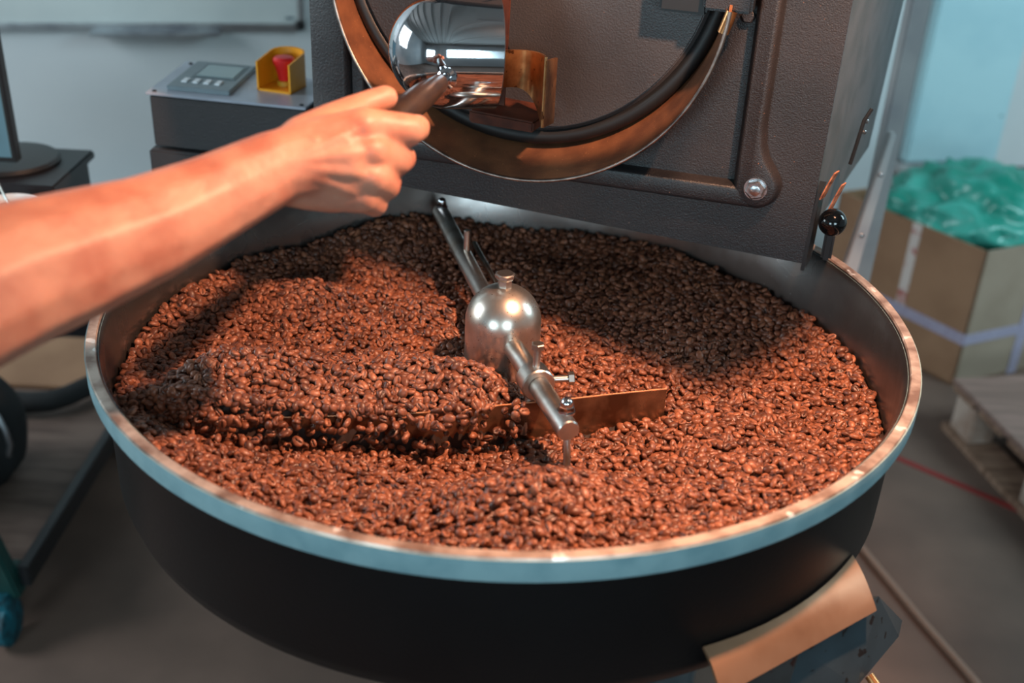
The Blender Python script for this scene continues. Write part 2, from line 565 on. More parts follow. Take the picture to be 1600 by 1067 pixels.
# machine frame (u, v, z) -> roaster local
TR = Matrix.Translation((0.015, -0.45, -FLOOR))


def arc(cx, cz, r, a0, a1, n):
    return [(cx + r * math.cos(math.radians(a0 + (a1 - a0) * i / n)), cz + r * math.sin(math.radians(a0 + (a1 - a0) * i / n))) for i in range(n + 1)]


# body behind the front casting, slightly wider towards the back
bm = new()
hexa(bm, [(-0.300, 0.235, 0.83), (0.286, 0.235, 0.83), (0.340, 0.62, 0.83), (-0.300, 0.62, 0.83)],
     [(-0.300, 0.235, 1.62), (0.290, 0.235, 1.62), (0.366, 0.62, 1.62), (-0.300, 0.62, 1.62)], 0.004)
body = obj('body', bm, M['body'], ro, TR)
obj('pedestal', box(new(), -0.12, 0.22, 0.50, 0.95, FLOOR, 0.829, 0.005), M['body'], ro, TR)
# front casting: plate with a round mouth
bm = new()
zc, ucn, rm = 1.137, -0.052, 0.206
outer = [(-0.316, 0.834), (0.287, 0.814), (0.293, 1.55), (-0.316, 1.55)]
NN = 64
ring = [bm.verts.new((ucn + rm * math.cos(2 * PI * i / NN), 0.2, zc + rm * math.sin(2 * PI * i / NN))) for i in range(NN)]
outv = []
for i in range(NN):
    a = 2 * PI * i / NN
    c, s = math.cos(a), math.sin(a)
    t = 1e9
    for (p, q) in zip(outer, outer[1:] + outer[:1]):
        ex, ez = q[0] - p[0], q[1] - p[1]
        den = c * ez - s * ex
        if abs(den) > 1e-9:
            tt = ((p[0] - ucn) * ez - (p[1] - zc) * ex) / den
            w = ((p[0] - ucn) * s - (p[1] - zc) * c) / den
            if tt > 0 and -1e-6 <= w <= 1 + 1e-6:
                t = min(t, tt)
    outv.append([ucn + c * t, zc + s * t])
for p in outer:      # snap the nearest sample to each corner
    k = min(range(NN), key=lambda i: (outv[i][0] - p[0]) ** 2 + (outv[i][1] - p[1]) ** 2)
    outv[k] = list(p)
O = [bm.verts.new((p[0], 0.2, p[1])) for p in outv]
fr = [bm.faces.new((ring[i], ring[(i + 1) % NN], O[(i + 1) % NN], O[i])) for i in range(NN)]
ext = bmesh.ops.extrude_face_region(bm, geom=fr)
bmesh.ops.translate(bm, vec=(0, 0.034, 0), verts=[v for v in ext['geom'] if isinstance(v, bmesh.types.BMVert)])
obj('front_plate', bm, M['cast'], ro, TR, angle=40)

# raised ribs of the casting
def rib(poly, v0, m_, bev, name='raised_rib'):
    return obj(name, soft_prism(new(), poly, 0.2005, v0, bev), m_, ro, TR, angle=60)


right_rib = ([(0.1935, 1.50), (0.1970, 0.905)] + arc(0.2235, 0.9, 0.0265, 185, 385, 20) +
             [(0.2420, 0.920), (0.2320, 0.934), (0.2270, 0.948), (0.2245, 0.970), (0.2235, 1.50)])
rib(right_rib, 0.183, M['cast'], 0.0075)
rib([(-0.262, 0.870), (0.2235, 0.8735), (0.2235, 0.901), (-0.262, 0.8985)], 0.1832, M['cast'], 0.0070)
left_post = [(-0.316, 0.905), (-0.272, 0.905)] + [(-0.268, 0.911), (-0.268, 1.545), (-0.316, 1.545)]
rib(left_post, 0.182, M['cast_grey'], 0.004, 'side_rib')
rib([(-0.2665, 0.89), (-0.249, 0.89), (-0.249, 1.5), (-0.2665, 1.5)], 0.190, M['cast_grey'], 0.003, 'side_rib')

# hexagon bolt with washer
bm = new()
lathe(bm, (0.2235, 0.184, 0.9), (0, -1, 0), [(0.0128, 0), (0.0128, 0.0030)], 32)
lathe(bm, (0.2235, 0.184, 0.9), (0, -1, 0), [(0.0112, 0), (0.0112, 0.0075), (0.0095, 0.0088)], 6, phase=0.3)
lathe(bm, (0.2235, 0.176, 0.9), (0, -1, 0), [(0.0058, 0), (0.0058, 0.0012), (0.0050, 0.0016)], 24)
obj('hex_bolt', bm, M['zinc'], ro, TR)

# seal and door disc
bm = new()
tube(bm, [(ucn + 0.2165 * math.cos(2 * PI * i / 72), 0.194, zc + 0.2165 * math.sin(2 * PI * i / 72)) for i in range(72)], 0.010, 12, True)
obj('door_seal', bm, M['gasket'], ro, TR)
bm = new()
lathe(bm, (ucn, 0.205, zc), (0, -1, 0), [(0.207, 0), (0.209, 0.010), (0.2085, 0.017), (0.205, 0.020), (0.0, 0.020)], 96, cap1=False)
door = obj('drum_door', bm, M['door'], ro, TR, angle=30)
# raised half of the door with a rounded lower corner
pts = ([(-0.069, 1.30)] + [(-0.070, 1.030)] + arc(-0.058, 1.026, 0.012, 180, 270, 8) + [(-0.034, 1.014), (-0.029, 1.008), (-0.028, 0.955)] +
       arc(ucn, zc, 0.2035, -80, 44, 24) + [(0.05, 1.30)])
obj('raised_plate', prism(new(), pts, 0.1815, 0.1860, 'uz', 0.0015), M['door'], door, TR, angle=50)
# latch block at the right of the door
obj('latch_bar', box(new(), 0.100, 0.150, 0.158, 0.176, 1.083, 1.125, 0.003), M['gasket'], ro, TR)
obj('hinge_bracket', box(new(), 0.146, 0.196, 0.150, 0.172, 1.090, 1.120, 0.003), M['cast'], ro, TR)
bm = new()
lathe(bm, (0.188, 0.199, 1.080), (0, -1, 0), [(0.0075, 0), (0.0075, 0.005), (0.006, 0.006)], 6)
obj('hex_bolt', bm, M['cast'], ro, TR)

# discharge collar: a curved sheet that flares out of the mouth
def collar_pt(a, t):
    # t=0 at the plate, 1 at the free edge
    r = 0.2225 - 0.0025 * t
    cu = -0.052 + 0.008 * t
    cz = 1.132 - 0.027 * t
    return (cu + r * math.cos(a), 0.205 - 0.066 * t, cz + r * math.sin(a))


A0, A1 = math.radians(-212), math.radians(-3)
grid = [[collar_pt(A0 + (A1 - A0) * i / 90, j / 4) for j in range(5)] for i in range(91)]
dc = obj('discharge_collar', sheet(new(), grid, 0.003), M['chute_in'], ro, TR, angle=60)
bm = new()
tube(bm, [collar_pt(A0 + (A1 - A0) * i / 90, 1.0) for i in range(91)], 0.0021, 8)
obj('rolled_edge', bm, M['edge_steel'], dc, TR, angle=80)
bm = new()
rod(bm, (0.170, 0.150, 1.070), (0.176, 0.150, 1.092), 0.006, n=12)
obj('collar_tip', bm, M['bronze'], dc, TR)

# chrome cap with its handle
CAPA = Vector((1, 0.52, -0.03)).normalized()
capc = Vector((-0.090, 0.046, 1.045))
R = 0.0580
prof = []
for i in range(0, 25):
    a = PI / 2 * i / 24
    prof.append((R * math.sin(a), R - R * math.cos(a)))
prof += [(R * 1.0, R + 0.012), (R * 0.992, R + 0.03), (R * 0.985, R + 0.050), (R * 0.96, R + 0.051), (R * 0.95, R + 0.030),
         (R * 0.6, R + 0.026), (0.0, R + 0.025)]
bm = new()
lathe(bm, capc - CAPA * R, CAPA, prof, 96, cap0=False, cap1=False)
cap = obj('chrome_cap', bm, M['chrome'], ro, TR, angle=50, label='polished chrome bell-shaped cap')
bm = new()
h0 = Vector((-0.069, -0.010, 1.032))
h1 = Vector((-0.053, -0.190, 1.038))
hd = (h1 - h0).normalized()
lathe(bm, h0 + hd * -0.006, hd, [(0.0105, 0), (0.0105, 0.004), (0.007, 0.007), (0.0066, 0.026)], 32)
obj('handle_stub', bm, M['chrome'], cap, TR)
bm = new()
lathe(bm, h0 + hd * 0.018, hd, [(0.005, -0.002), (0.0078, 0.0), (0.0088, 0.004), (0.0105, 0.03), (0.0125, 0.065), (0.013, 0.10), (0.0122, 0.14),
                                (0.009, 0.150), (0.004, 0.153)], 40)
obj('handle_grip', bm, M['grip'], cap, TR, label='dark turned handle grip')

# bracket with warm reflections in its colour: concave saddle sheet, side flange, left flange, sole
def lerp(a, b, t):
    return a + (b - a) * t


grid = []
for i in range(21):
    t = i / 20
    u = lerp(-0.058, 0.0, t)
    v = 0.098 + 0.034 * math.sin(PI * t) ** 0.9
    zt = 1.037 - 0.004 * math.sin(PI * t)
    zb = lerp(0.995, 0.962, t ** 1.4) + 0.006 * math.sin(PI * t)
    grid.append([(u, v, lerp(zb, zt, k / 6)) for k in range(7)])
br = obj('saddle_bracket', sheet(new(), grid, 0.003), M['bronze'], ro, TR, angle=60, label='warm bronze-toned saddle bracket')
bm = new()
sheet(bm, [[(lerp(-0.0002, -0.0005, t), lerp(0.098, 0.140, t), lerp(0.962, 1.033, k / 3) - 0.006 * t) for k in range(4)] for t in (0, .25, .5, .75, 1)], 0.003)
obj('side_flange', bm, M['bronze'], br, TR)
bm = new()
sheet(bm, [[(lerp(-0.085, -0.057, t), lerp(0.112, 0.099, t), lerp(lerp(0.968, 0.982, t), 1.036, k / 3)) for k in range(4)] for t in (0, .5, 1)], 0.003)
obj('side_flange', bm, M['bronze'], br, TR)
bm = new()
hexa(bm, [(-0.088, 0.112, 0.952), (-0.014, 0.112, 0.950), (-0.010, 0.188, 0.948), (-0.084, 0.188, 0.950)],
     [(-0.088, 0.112, 0.966), (-0.014, 0.112, 0.962), (-0.010, 0.188, 0.960), (-0.084, 0.188, 0.964)], 0.002)
obj('bracket_sole', bm, M['dark_bronze'], br, TR)
bm = new()
sheet(bm, [[(u_, 0.150 + 0.002 * k, lerp(0.965, 1.16, k / 5)) for k in range(6)] for u_ in (-0.110, -0.085, -0.0595)], 0.003)
obj('back_sheet', bm, M['dark_bronze'], br, TR)

# side slot latch, rusty edge strips and the lever with its ball
bm = new()
tube(bm, [(0.3175, 0.30, 0.905), (0.3205, 0.30, 0.930), (0.3235, 0.30, 0.958), (0.3295, 0.302, 0.972)], 0.0022, 8)
lt = obj('side_latch', bm, M['gasket'], ro, TR)
for z in (0.942, 0.955):
    bm = new()
    lathe(bm, (0.325, 0.31, z), (1, -0.6, 0), [(0.0025, 0), (0.0025, 0.003), (0.001, 0.004)], 12)
    obj('rivet', bm, M['zinc'], lt, TR)
obj('edge_strip', hexa(new(), [(0.2855, 0.199, 0.806), (0.2895, 0.199, 0.806), (0.2945, 0.240, 0.806), (0.2865, 0.240, 0.806)],
                       [(0.2885, 0.199, 0.900), (0.2920, 0.199, 0.900), (0.2960, 0.240, 0.900), (0.2885, 0.240, 0.900)]), M['gasket'], ro, TR)
obj('rusty_tab', sheet(new(), [[(0.2925 + 0.0085 * t + 0.002 * t * t + w * 0.35, 0.200 + w, 0.892 + 0.032 * t) for w in (0, .006, .012)] for t in (0, .25, .5, .75, 1)], 0.0015),
    M['rust'], ro, TR)
obj('rusty_tab', sheet(new(), [[(0.3005 + 0.012 * t + w * 0.35, 0.205 + w, 0.868 + 0.046 * t - 0.004 * t ** 3) for w in (0, .006, .012)] for t in (0, .25, .5, .75, 1)], 0.0015),
    M['rust'], ro, TR)
kb = Vector((0.3105, 0.19, 0.872))
bm = new()
rod(bm, kb + Vector((0, 0.004, -0.004)), kb + Vector((0.002, 0.10, -0.03)), 0.007, n=16)
box(bm, 0.3045, 0.3165, 0.215, 0.30, 0.815, 0.850, 0.003)
lv = obj('damper_lever', bm, M['gasket'], ro, TR)
bm = new()
lathe(bm, kb - Vector((0, 0, 0.0152)), (0, 0, 1), [(0.0152 * math.sin(PI * i / 24), 0.0152 - 0.0152 * math.cos(PI * i / 24)) for i in range(25)], 40)
obj('ball_knob', bm, M['black_gloss'], lv, TR, label='glossy black ball knob')

# unseen shelf and rod, added above the view to shade the back of the tray
bm = new()
prism(bm, [(0.09, -0.010), (0.192, -0.026), (0.274, -0.045), (0.364, -0.081), (0.410, 0.004), (0.30, 0.006), (0.20, 0.002), (0.09, 0.008)], 1.250, 1.258, 'xy')
obj('bracket_shelf', bm, M['body'], ro, TR)
bm = new()
rod(bm, (0.30, -0.02, 1.257), (0.28, 0.24, 1.45), 0.005)
obj('shelf_arm', bm, M['body'], ro, TR)

# pendant spotlight (above the picture) whose bulb is the warm light
sp = Vector(spot.location)
gl = thing('pendant_lamp', 'black pendant spotlight hanging from the ceiling over the tray', 'lamp', sp + Vector((0, 0, 0.08)))
TG = Matrix.Translation(-gl.location)
bm = new()
rod(bm, sp + Vector((0.005, -0.004, 0.06)), (sp.x, sp.y, CEIL - 0.002), 0.008, n=12)
obj('drop_rod', bm, M['black'], gl, TG)
sd = (Vector((-0.02, 0.02, 0.85)) - sp).normalized()
bm = new()
lathe(bm, sp - sd * 0.08, sd, [(0.018, 0), (0.032, 0.02), (0.062, 0.075), (0.060, 0.075), (0.030, 0.022), (0.016, 0.004)], 32)
obj('lamp_shade', bm, M['black'], gl, TG)

# ------------------------------------------------------------------ pale post and angled brace beside the roaster
pp = thing('upright_post', 'pale grey steel post standing behind the right side of the roaster', 'post', (0.60, 0.80, FLOOR))
TP = Matrix.Translation((-0.60, -0.80, -FLOOR))
bm = new()
bx = [(0.690, 0.93), (0.718, 0.955)]
hexa(bm, [(0.658, 0.905, 0.30), (0.690, 0.905, 0.30), (0.690, 0.94, 0.30), (0.658, 0.94, 0.30)],
     [(0.661, 0.905, 1.5), (0.693, 0.905, 1.5), (0.693, 0.94, 1.5), (0.661, 0.94, 1.5)], 0.003)
hexa(bm, [(0.665, 0.915, FLOOR), (0.68, 0.915, FLOOR), (0.68, 0.93, FLOOR), (0.665, 0.93, FLOOR)],
     [(0.665, 0.915, 0.31), (0.68, 0.915, 0.31), (0.68, 0.93, 0.31), (0.665, 0.93, 0.31)])
obj('post_tube', bm, M['post'], pp, TP)
bm = new()
hexa(bm, [(0.535, 0.64, 0.45), (0.565, 0.64, 0.45), (0.565, 0.66, 0.45), (0.535, 0.66, 0.45)],
     [(0.636, 0.805, 0.76), (0.648, 0.805, 0.76), (0.648, 0.825, 0.76), (0.636, 0.825, 0.76)], 0.002)
br2 = obj('angle_brace', bm, M['post'], pp, TP)
for t in (0.2, 0.5, 0.8):
    bm = new()
    lathe(bm, (lerp(0.55, 0.642, t), lerp(0.640, 0.805, t), lerp(0.45, 0.76, t)), (0, -1, 0.2), [(0.004, 0), (0.004, 0.002), (0.002, 0.003)], 12)
    obj('rivet', bm, M['zinc'], br2, TP)

# ------------------------------------------------------------------ control box left of the roaster
cb = thing('control_box', 'dark control box with grey metal lid left of the roaster', 'control box', DXv * -0.49 + DYv * 0.36 + Vector((0, 0, 0.45)), YAW)
TC = Matrix.Translation((0.49, -0.36, -0.45))
# lid corners in machine frame at z ~ .88
LA, LB, LC, LD = (-0.612, 0.266), (-0.385, 0.296), (-0.405, 0.43), (-0.655, 0.433)
zt = 0.880
P3 = lambda p, z: (p[0], p[1], z)
bm = new()
ins = [(LA[0] + 0.004, LA[1] + 0.003), (LB[0] - 0.003, LB[1] + 0.003), (LC[0] - 0.002, LC[1]), (LD[0] + 0.004, LD[1] - 0.003)]
hexa(bm, [P3(p, zt - 0.076) for p in ins], [P3(p, zt - 0.004) for p in ins], 0.002)
obj('upper_housing', bm, M['box_paint'], cb, TC)
bm = new()
ins2 = [(LA[0] - 0.002, LA[1] - 0.004), (LB[0], LB[1] - 0.003), (LC[0], LC[1]), (LD[0], LD[1])]
hexa(bm, [P3(p, 0.45) for p in ins2], [P3(p, zt - 0.080) for p in ins2], 0.003)
obj('lower_housing', bm, M['box_paint'], cb, TC)
obj('mounting_bracket', box(new(), -0.41, -0.298, 0.36, 0.41, 0.836, 0.866, 0.002), M['box_paint'], cb, TC)
bm = new()
hexa(bm, [P3(p, zt - 0.0035) for p in (LA, LB, LC, LD)], [P3(p, zt) for p in (LA, LB, LC, LD)], 0.0008)
lid = obj('metal_lid', bm, M['plate_alu'], cb, TC, label='brushed metal lid')
for (sx, sy) in ((LA[0] + 0.008, LA[1] + 0.010), (LB[0] - 0.010, LB[1] + 0.008), (LD[0] + 0.016, LD[1] - 0.012)):
    bm = new()
    lathe(bm, (sx, sy, zt), (0, 0, 1), [(0.003, 0), (0.003, 0.0015), (0.002, 0.002)], 12)
    obj('screw', bm, M['dark_plastic'], lid, TC)
# control panel: parallelogram following the lid
e_u = (Vector((LB[0], LB[1])) - Vector((LA[0], LA[1])))
e_v = (Vector((LD[0], LD[1])) - Vector((LA[0], LA[1])))


def lid_pt(s, t, z):
    p = Vector(LA) + e_u * s + e_v * t
    return (p.x, p.y, z)


def lid_box(bm, s0, s1, t0, t1, z0, z1, bev=0.0):
    return hexa(bm, [lid_pt(s0, t0, z0), lid_pt(s1, t0, z0), lid_pt(s1, t1, z0), lid_pt(s0, t1, z0)],
                [lid_pt(s0, t0, z1), lid_pt(s1, t0, z1), lid_pt(s1, t1, z1), lid_pt(s0, t1, z1)], bev)


obj('control_unit', lid_box(new(), 0.105, 0.505, 0.12, 0.92, zt, zt + 0.006, 0.001), M['panel_grey'], cb, TC, label='flat grey unit with a display')
obj('display_surround', lid_box(new(), 0.19, 0.47, 0.42, 0.86, zt + 0.0055, zt + 0.0066), M['bezel_dark'], cb, TC)
obj('display', lid_box(new(), 0.215, 0.45, 0.47, 0.80, zt + 0.0062, zt + 0.0074), M['lcd'], cb, TC)
for k in range(4):
    s = 0.165 + 0.071 * k
    obj('push_button', lid_box(new(), s, s + 0.036, 0.25, 0.36, zt + 0.0055, zt + 0.0078, 0.0006), M['button'], cb, TC)
# emergency stop with its yellow guard
ec = Vector(lid_pt(0.775, 0.50, zt))
bm = new()
gw, gd = 0.026, 0.030
prof_out = [(-gw, -gd), (-gw, 0.012)] + [(gw * math.cos(math.radians(a)), 0.012 + gw * 0.75 * math.sin(math.radians(a))) for a in range(170, 9, -16)] + [(gw, 0.012), (gw, -gd)]
th = 0.0028
inner = [(-gw + th, -gd), (-gw + th, 0.012)] + [((gw - th) * math.cos(math.radians(a)), 0.012 + (gw - th) * 0.72 * math.sin(math.radians(a))) for a in range(170, 9, -16)] + [(gw - th, 0.012), (gw - th, -gd)]


def gh(p):   # the guard is lower towards the front
    return 0.040 + 0.010 * (p[1] + gd) / (2 * gd)


A_ = [bm.verts.new((ec.x + p[0], ec.y + p[1], zt)) for p in prof_out]
B_ = [bm.verts.new((ec.x + p[0], ec.y + p[1], zt + gh(p))) for p in prof_out]
C_ = [bm.verts.new((ec.x + p[0], ec.y + p[1], zt)) for p in inner]
D_ = [bm.verts.new((ec.x + p[0], ec.y + p[1], zt + gh(p))) for p in inner]
n_ = len(prof_out)
for i in range(n_ - 1):
    bm.faces.new((A_[i], A_[i + 1], B_[i + 1], B_[i]))
    bm.faces.new((C_[i + 1], C_[i], D_[i], D_[i + 1]))
    bm.faces.new((B_[i], B_[i + 1], D_[i + 1], D_[i]))
    bm.faces.new((A_[i + 1], A_[i], C_[i], C_[i + 1]))
bm.faces.new((A_[0], B_[0], D_[0], C_[0]))
bm.faces.new((A_[-1], C_[-1], D_[-1], B_[-1]))
box(bm, ec.x - gw, ec.x + gw, ec.y - gd, ec.y + 0.014, zt, zt + 0.003)
eg = obj('stop_guard', bm, M['yellow'], cb, TC, label='yellow curved guard around the stop button')
bm = new()
lathe(bm, (ec.x, ec.y + 0.002, zt + 0.003), (0, 0, 1), [(0.0105, 0), (0.0105, 0.006), (0.0085, 0.007)], 28)
obj('stop_collar', bm, M['brass'], eg, TC)
bm = new()
lathe(bm, (ec.x, ec.y + 0.002, zt + 0.009), (0, 0, 1), [(0.0085, 0), (0.0095, 0.008), (0.0125, 0.020), (0.0155, 0.026), (0.0155, 0.030), (0.0125, 0.0335), (0.0, 0.036)], 32)
obj('stop_button', bm, M['red'], eg, TC, label='red mushroom stop button')

# ------------------------------------------------------------------ cooling tray
ct = thing('cooling_tray', 'round steel cooling tray full of roasted beans in front of the roaster', 'cooling tray', (0, 0, FLOOR))
TT = Matrix.Translation((0, 0, -FLOOR))
bm = new()
lathe(bm, (0, 0, 0), (0, 0, 1), [(0.397, 0.690), (0.400, 0.692), (0.4035, 0.792), (0.409, 0.7985), (0.4095, 0.797), (0.4065, 0.790), (0.404, 0.690)], 160, cap0=False, cap1=False)
obj('inner_wall', bm, M['tray_in'], ct, TT, angle=50)
bm = new()
lathe(bm, (0, 0, 0), (0, 0, 1), [(0.385, 0.636), (0.392, 0.636), (0.401, 0.645), (0.4055, 0.66), (0.4065, 0.79), (0.4048, 0.79), (0.4030, 0.66), (0.385, 0.645)], 160, cap0=False, cap1=False)
obj('outer_wall', bm, M['tray_out'], ct, TT, angle=50)
bm = new()
lathe(bm, (0, 0, 0), (0, 0, 1), [(0.4085, 0.797), (0.410, 0.8005), (0.4185, 0.8005), (0.4195, 0.798), (0.4085, 0.796)], 160, cap0=False, cap1=False)
obj('rim_ring', bm, M['rim_top'], ct, TT, angle=40, label='worn pale rim edge')
bm = new()
lathe(bm, (0, 0, 0), (0, 0, 1), [(0.4075, 0.797), (0.420, 0.7985), (0.4203, 0.781), (0.4195, 0.7785), (0.406, 0.7785)], 160, cap0=False, cap1=False)
obj('rim_band', bm, M['rim_side'], ct, TT, angle=40, label='blue-grey band under the rim')
bm = new()
lathe(bm, (0, 0, 0), (0, 0, 1), [(0.0, 0.640), (0.39, 0.640), (0.39, 0.650), (0.0, 0.650)], 96, cap0=False, cap1=False)
obj('tray_bottom', bm, M['tray_out'], ct, TT)
bm = new()
lathe(bm, (0, 0.05, 0), (0, 0, 1), [(0.13, FLOOR + 0.02), (0.12, 0.3), (0.16, 0.64)], 48)
box(bm, -0.13, 0.13, -0.08, 0.18, FLOOR, FLOOR + 0.02, 0.004)
obj('pedestal', bm, M['tray_out'], ct, TT)
# outlet: curved lip from the drum wall to a straight edge
bm = new()
a0, a1 = math.radians(-36.0), math.radians(-64.5)
E0, E1 = Vector((0.342, -0.279, 0.655)), Vector((0.187, -0.391, 0.655))
grid = []
for i in range(25):
    t = i / 24
    a = lerp(a0, a1, t)
    inner_p = Vector((0.4065 * math.cos(a), 0.4065 * math.sin(a), 0.676 - 0.002 * math.sin(PI * t)))
    outer_p = E0.lerp(E1, t)
    row = []
    for k in range(9):
        w = k / 8
        p = inner_p.lerp(outer_p, w)
        p.z += 0.003 * math.sin(PI * w)
        row.append(p)
    # short downturned front edge
    row.append(outer_p + Vector((0.002, -0.003, -0.005)))
    grid.append(row)
ol = obj('outlet_lip', sheet(bm, grid, 0.003), M['lip_metal'], ct, TT, angle=60, label='pale curved outlet lip')
bm = new()
pan_top = [Vector(p) for p in ((0.352, -0.262, 0.650), (0.402, -0.214, 0.580), (0.394, -0.233, 0.577), (0.337, -0.300, 0.575), (0.262, -0.345, 0.590), (0.262, -0.330, 0.650))]
fA = [bm.verts.new(p) for p in pan_top]
fB = [bm.verts.new(p + Vector((-0.004, 0.006, -0.006))) for p in pan_top]
bm.faces.new(fA)
bm.faces.new(fB[::-1])
for i in range(len(fA)):
    j = (i + 1) % len(fA)
    bm.faces.new((fA[i], fB[i], fB[j], fA[j]))
bmesh.ops.triangulate(bm, faces=[f for f in bm.faces if len(f.verts) > 4])
obj('outlet_slide', bm, M['outlet_blue'], ct, TT, smooth=False, label='dark blue outlet slide')
bm = new()
hexa(bm, [(0.262, -0.340, 0.55), (0.268, -0.330, 0.55), (0.20, -0.365, 0.55), (0.19, -0.372, 0.55)],
     [(0.262, -0.338, 0.650), (0.268, -0.328, 0.650), (0.20, -0.368, 0.650), (0.19, -0.376, 0.650)])
obj('outlet_cheek', bm, M['outlet_dark'], ct, TT, smooth=False)
bm = new()
rod(bm, (0.352, -0.285, 0.575), (0.385, -0.330, 0.545), 0.0045, n=16)
obj('outlet_handle', bm, M['bronze'], ct, TT, label='brass-coloured outlet rod')

# ------------------------------------------------------------------ stirring arm
sa = thing('stirring_arm', 'steel stirring arm with domed hub in the middle of the bean tray', 'stirrer', (0, 0, 0.651))
TS = Matrix.Translation((0, 0, -0.651))
HX, HY = -0.003, 0.0
bm = new()
prof = [(0.0405, 0.651), (0.0405, 0.779)]
for i in range(1, 19):
    a = PI / 2 * i / 18
    prof.append((0.0405 * math.cos(a), 0.779 + 0.0405 * math.sin(a)))
prof[-1] = (0.0, 0.8195)
lathe(bm, (HX, HY, 0), (0, 0, 1), prof, 72)
obj('domed_hub', bm, M['hub_steel'], sa, TS, angle=60)
bm = new()
lathe(bm, (HX, HY, 0.817), (0, 0, 1), [(0.0075, 0), (0.0075, 0.010)], 6, phase=0.2)
lathe(bm, (HX, HY, 0.827), (0, 0, 1), [(0.0085, 0), (0.0108, 0.003), (0.0108, 0.006), (0.009, 0.0072)], 8, phase=0.2)
obj('hub_cap_screw', bm, M['steel'], sa, TS)
ZS = 0.766
fd = Vector((0.062 + 0.003, -0.188, 0)).normalized()
bm = new()
p0 = Vector((HX, HY, ZS)) + fd * 0.030
p1 = Vector((0.0635, -0.190, ZS - 0.001))
rod(bm, p0, p1, 0.0107, n=40, ch=0.0012)
sh = obj('shaft', bm, M['steel'], sa, TS)
rd = Vector((-0.096 + 0.003, 0.335, 0)).normalized()
rd = (Vector((-0.0965, 0.334, 0)) - Vector((HX, HY, 0))).normalized()
bm = new()
p2 = Vector((-0.0965, 0.336, ZS))
rod(bm, Vector((HX, HY, ZS)) + rd * 0.030, p2, 0.0107, n=40, ch=0.0012)
shr = obj('shaft', bm, M['steel'], sa, TS)
bm = new()
nrm = Vector((-rd.y, rd.x, 0))
rod(bm, p2 - rd * 0.10 - nrm * 0.024 + Vector((0, 0, -0.006)), Vector((HX, HY, ZS - 0.006)) + rd * 0.05 - nrm * 0.024, 0.0035, n=12)
obj('stay_rod', bm, M['steel'], shr, TS)
q = Vector((HX, HY, ZS)) + rd * 0.195
bm = new()
rod(bm, q + Vector((0.003, 0, -0.012)), q + Vector((0.003, 0, 0.036)), 0.0042, n=16, ch=0.0006)
obj('pin', bm, M['steel'], shr, TS)


def acorn(c, parent, s=1.0):
    bm = new()
    lathe(bm, c, (0, 0, 1), [(0.0085 * s, 0), (0.0085 * s, 0.002 * s)], 24)
    lathe(bm, Vector(c) + Vector((0, 0, 0.002 * s)), (0, 0, 1), [(0.0078 * s, 0), (0.0078 * s, 0.005 * s), (0.0066 * s, 0.0058 * s)], 6)
    lathe(bm, Vector(c) + Vector((0, 0, 0.0075 * s)), (0, 0, 1),
          [(0.0062 * s, 0)] + [(0.0062 * s * math.cos(PI / 2 * i / 6), 0.002 * s + 0.0062 * s * math.sin(PI / 2 * i / 6)) for i in range(6)] + [(0, 0.0082 * s)], 20)
    obj('acorn_nut', bm, M['chrome'], parent, TS)


acorn(p2 - rd * 0.010 + Vector((0, 0, 0.009)), shr, 0.9)
acorn(p1 - fd * 0.020 + Vector((0.004, 0, 0.009)), sh, 1.0)
# collar with two bolts
cc = Vector((HX, HY, ZS)) + fd * 0.108
bm = new()
lathe(bm, cc - fd * 0.011, fd, [(0.0105, 0), (0.0160, 0.0), (0.0172, 0.0015), (0.0172, 0.0205), (0.0160, 0.022), (0.0105, 0.022)], 40, cap0=False, cap1=False)
colr = obj('clamp_collar', bm, M['steel'], sa, TS)


def hexbolt(c, d, L, parent):
    d = Vector(d).normalized()
    bm = new()
    rod(bm, Vector(c), Vector(c) + d * L, 0.0036, n=16)
    lathe(bm, Vector(c) + d * L, d, [(0.0068, 0), (0.0068, 0.005), (0.0058, 0.0058)], 6)
    obj('clamp_bolt', bm, M['steel'], parent, TS)


hexbolt(cc + Vector((0, 0, 0.014)), (0.02, 0.02, 1), 0.022, colr)
hexbolt(cc + Vector((0.014, 0.004, 0.0)), (1, 0.10, 0.05), 0.019, colr)
# blade hanger under the collar and second scraper under the tip
bm = new()
rod(bm, cc + Vector((-0.004, -0.002, -0.01)), cc + Vector((-0.010, -0.012, -0.055)), 0.005, n=16)
obj('blade_hanger', bm, M['steel'], colr, TS)
bm = new()
rod(bm, p1 - fd * 0.012 + Vector((0.003, 0, -0.008)), p1 - fd * 0.006 + Vector((0.003, -0.006, -0.045)), 0.0035, n=16)
hg = obj('scraper_hanger', bm, M['steel'], sh, TS)
bm = new()
sheet(bm, [[(0.052 + 0.028 * t, -0.196 - 0.02 * t, 0.695 + 0.030 * k - 0.004 * t) for k in (0, .5, 1)] for t in (0, .25, .5, .75, 1)], 0.0022)
obj('scraper', bm, M['steel'], hg, TS)

# main blade, a long plate on edge, curving to the left
BL = [(0.166, -0.073), (0.110, -0.089), (0.061, -0.104), (0.016, -0.1155), (-0.019, -0.126), (-0.055, -0.1375), (-0.112, -0.147), (-0.184, -0.158), (-0.250, -0.167)]


def blade_y(x):
    xs = [p[0] for p in BL][::-1]
    ys = [p[1] for p in BL][::-1]
    return np.interp(x, xs, ys)


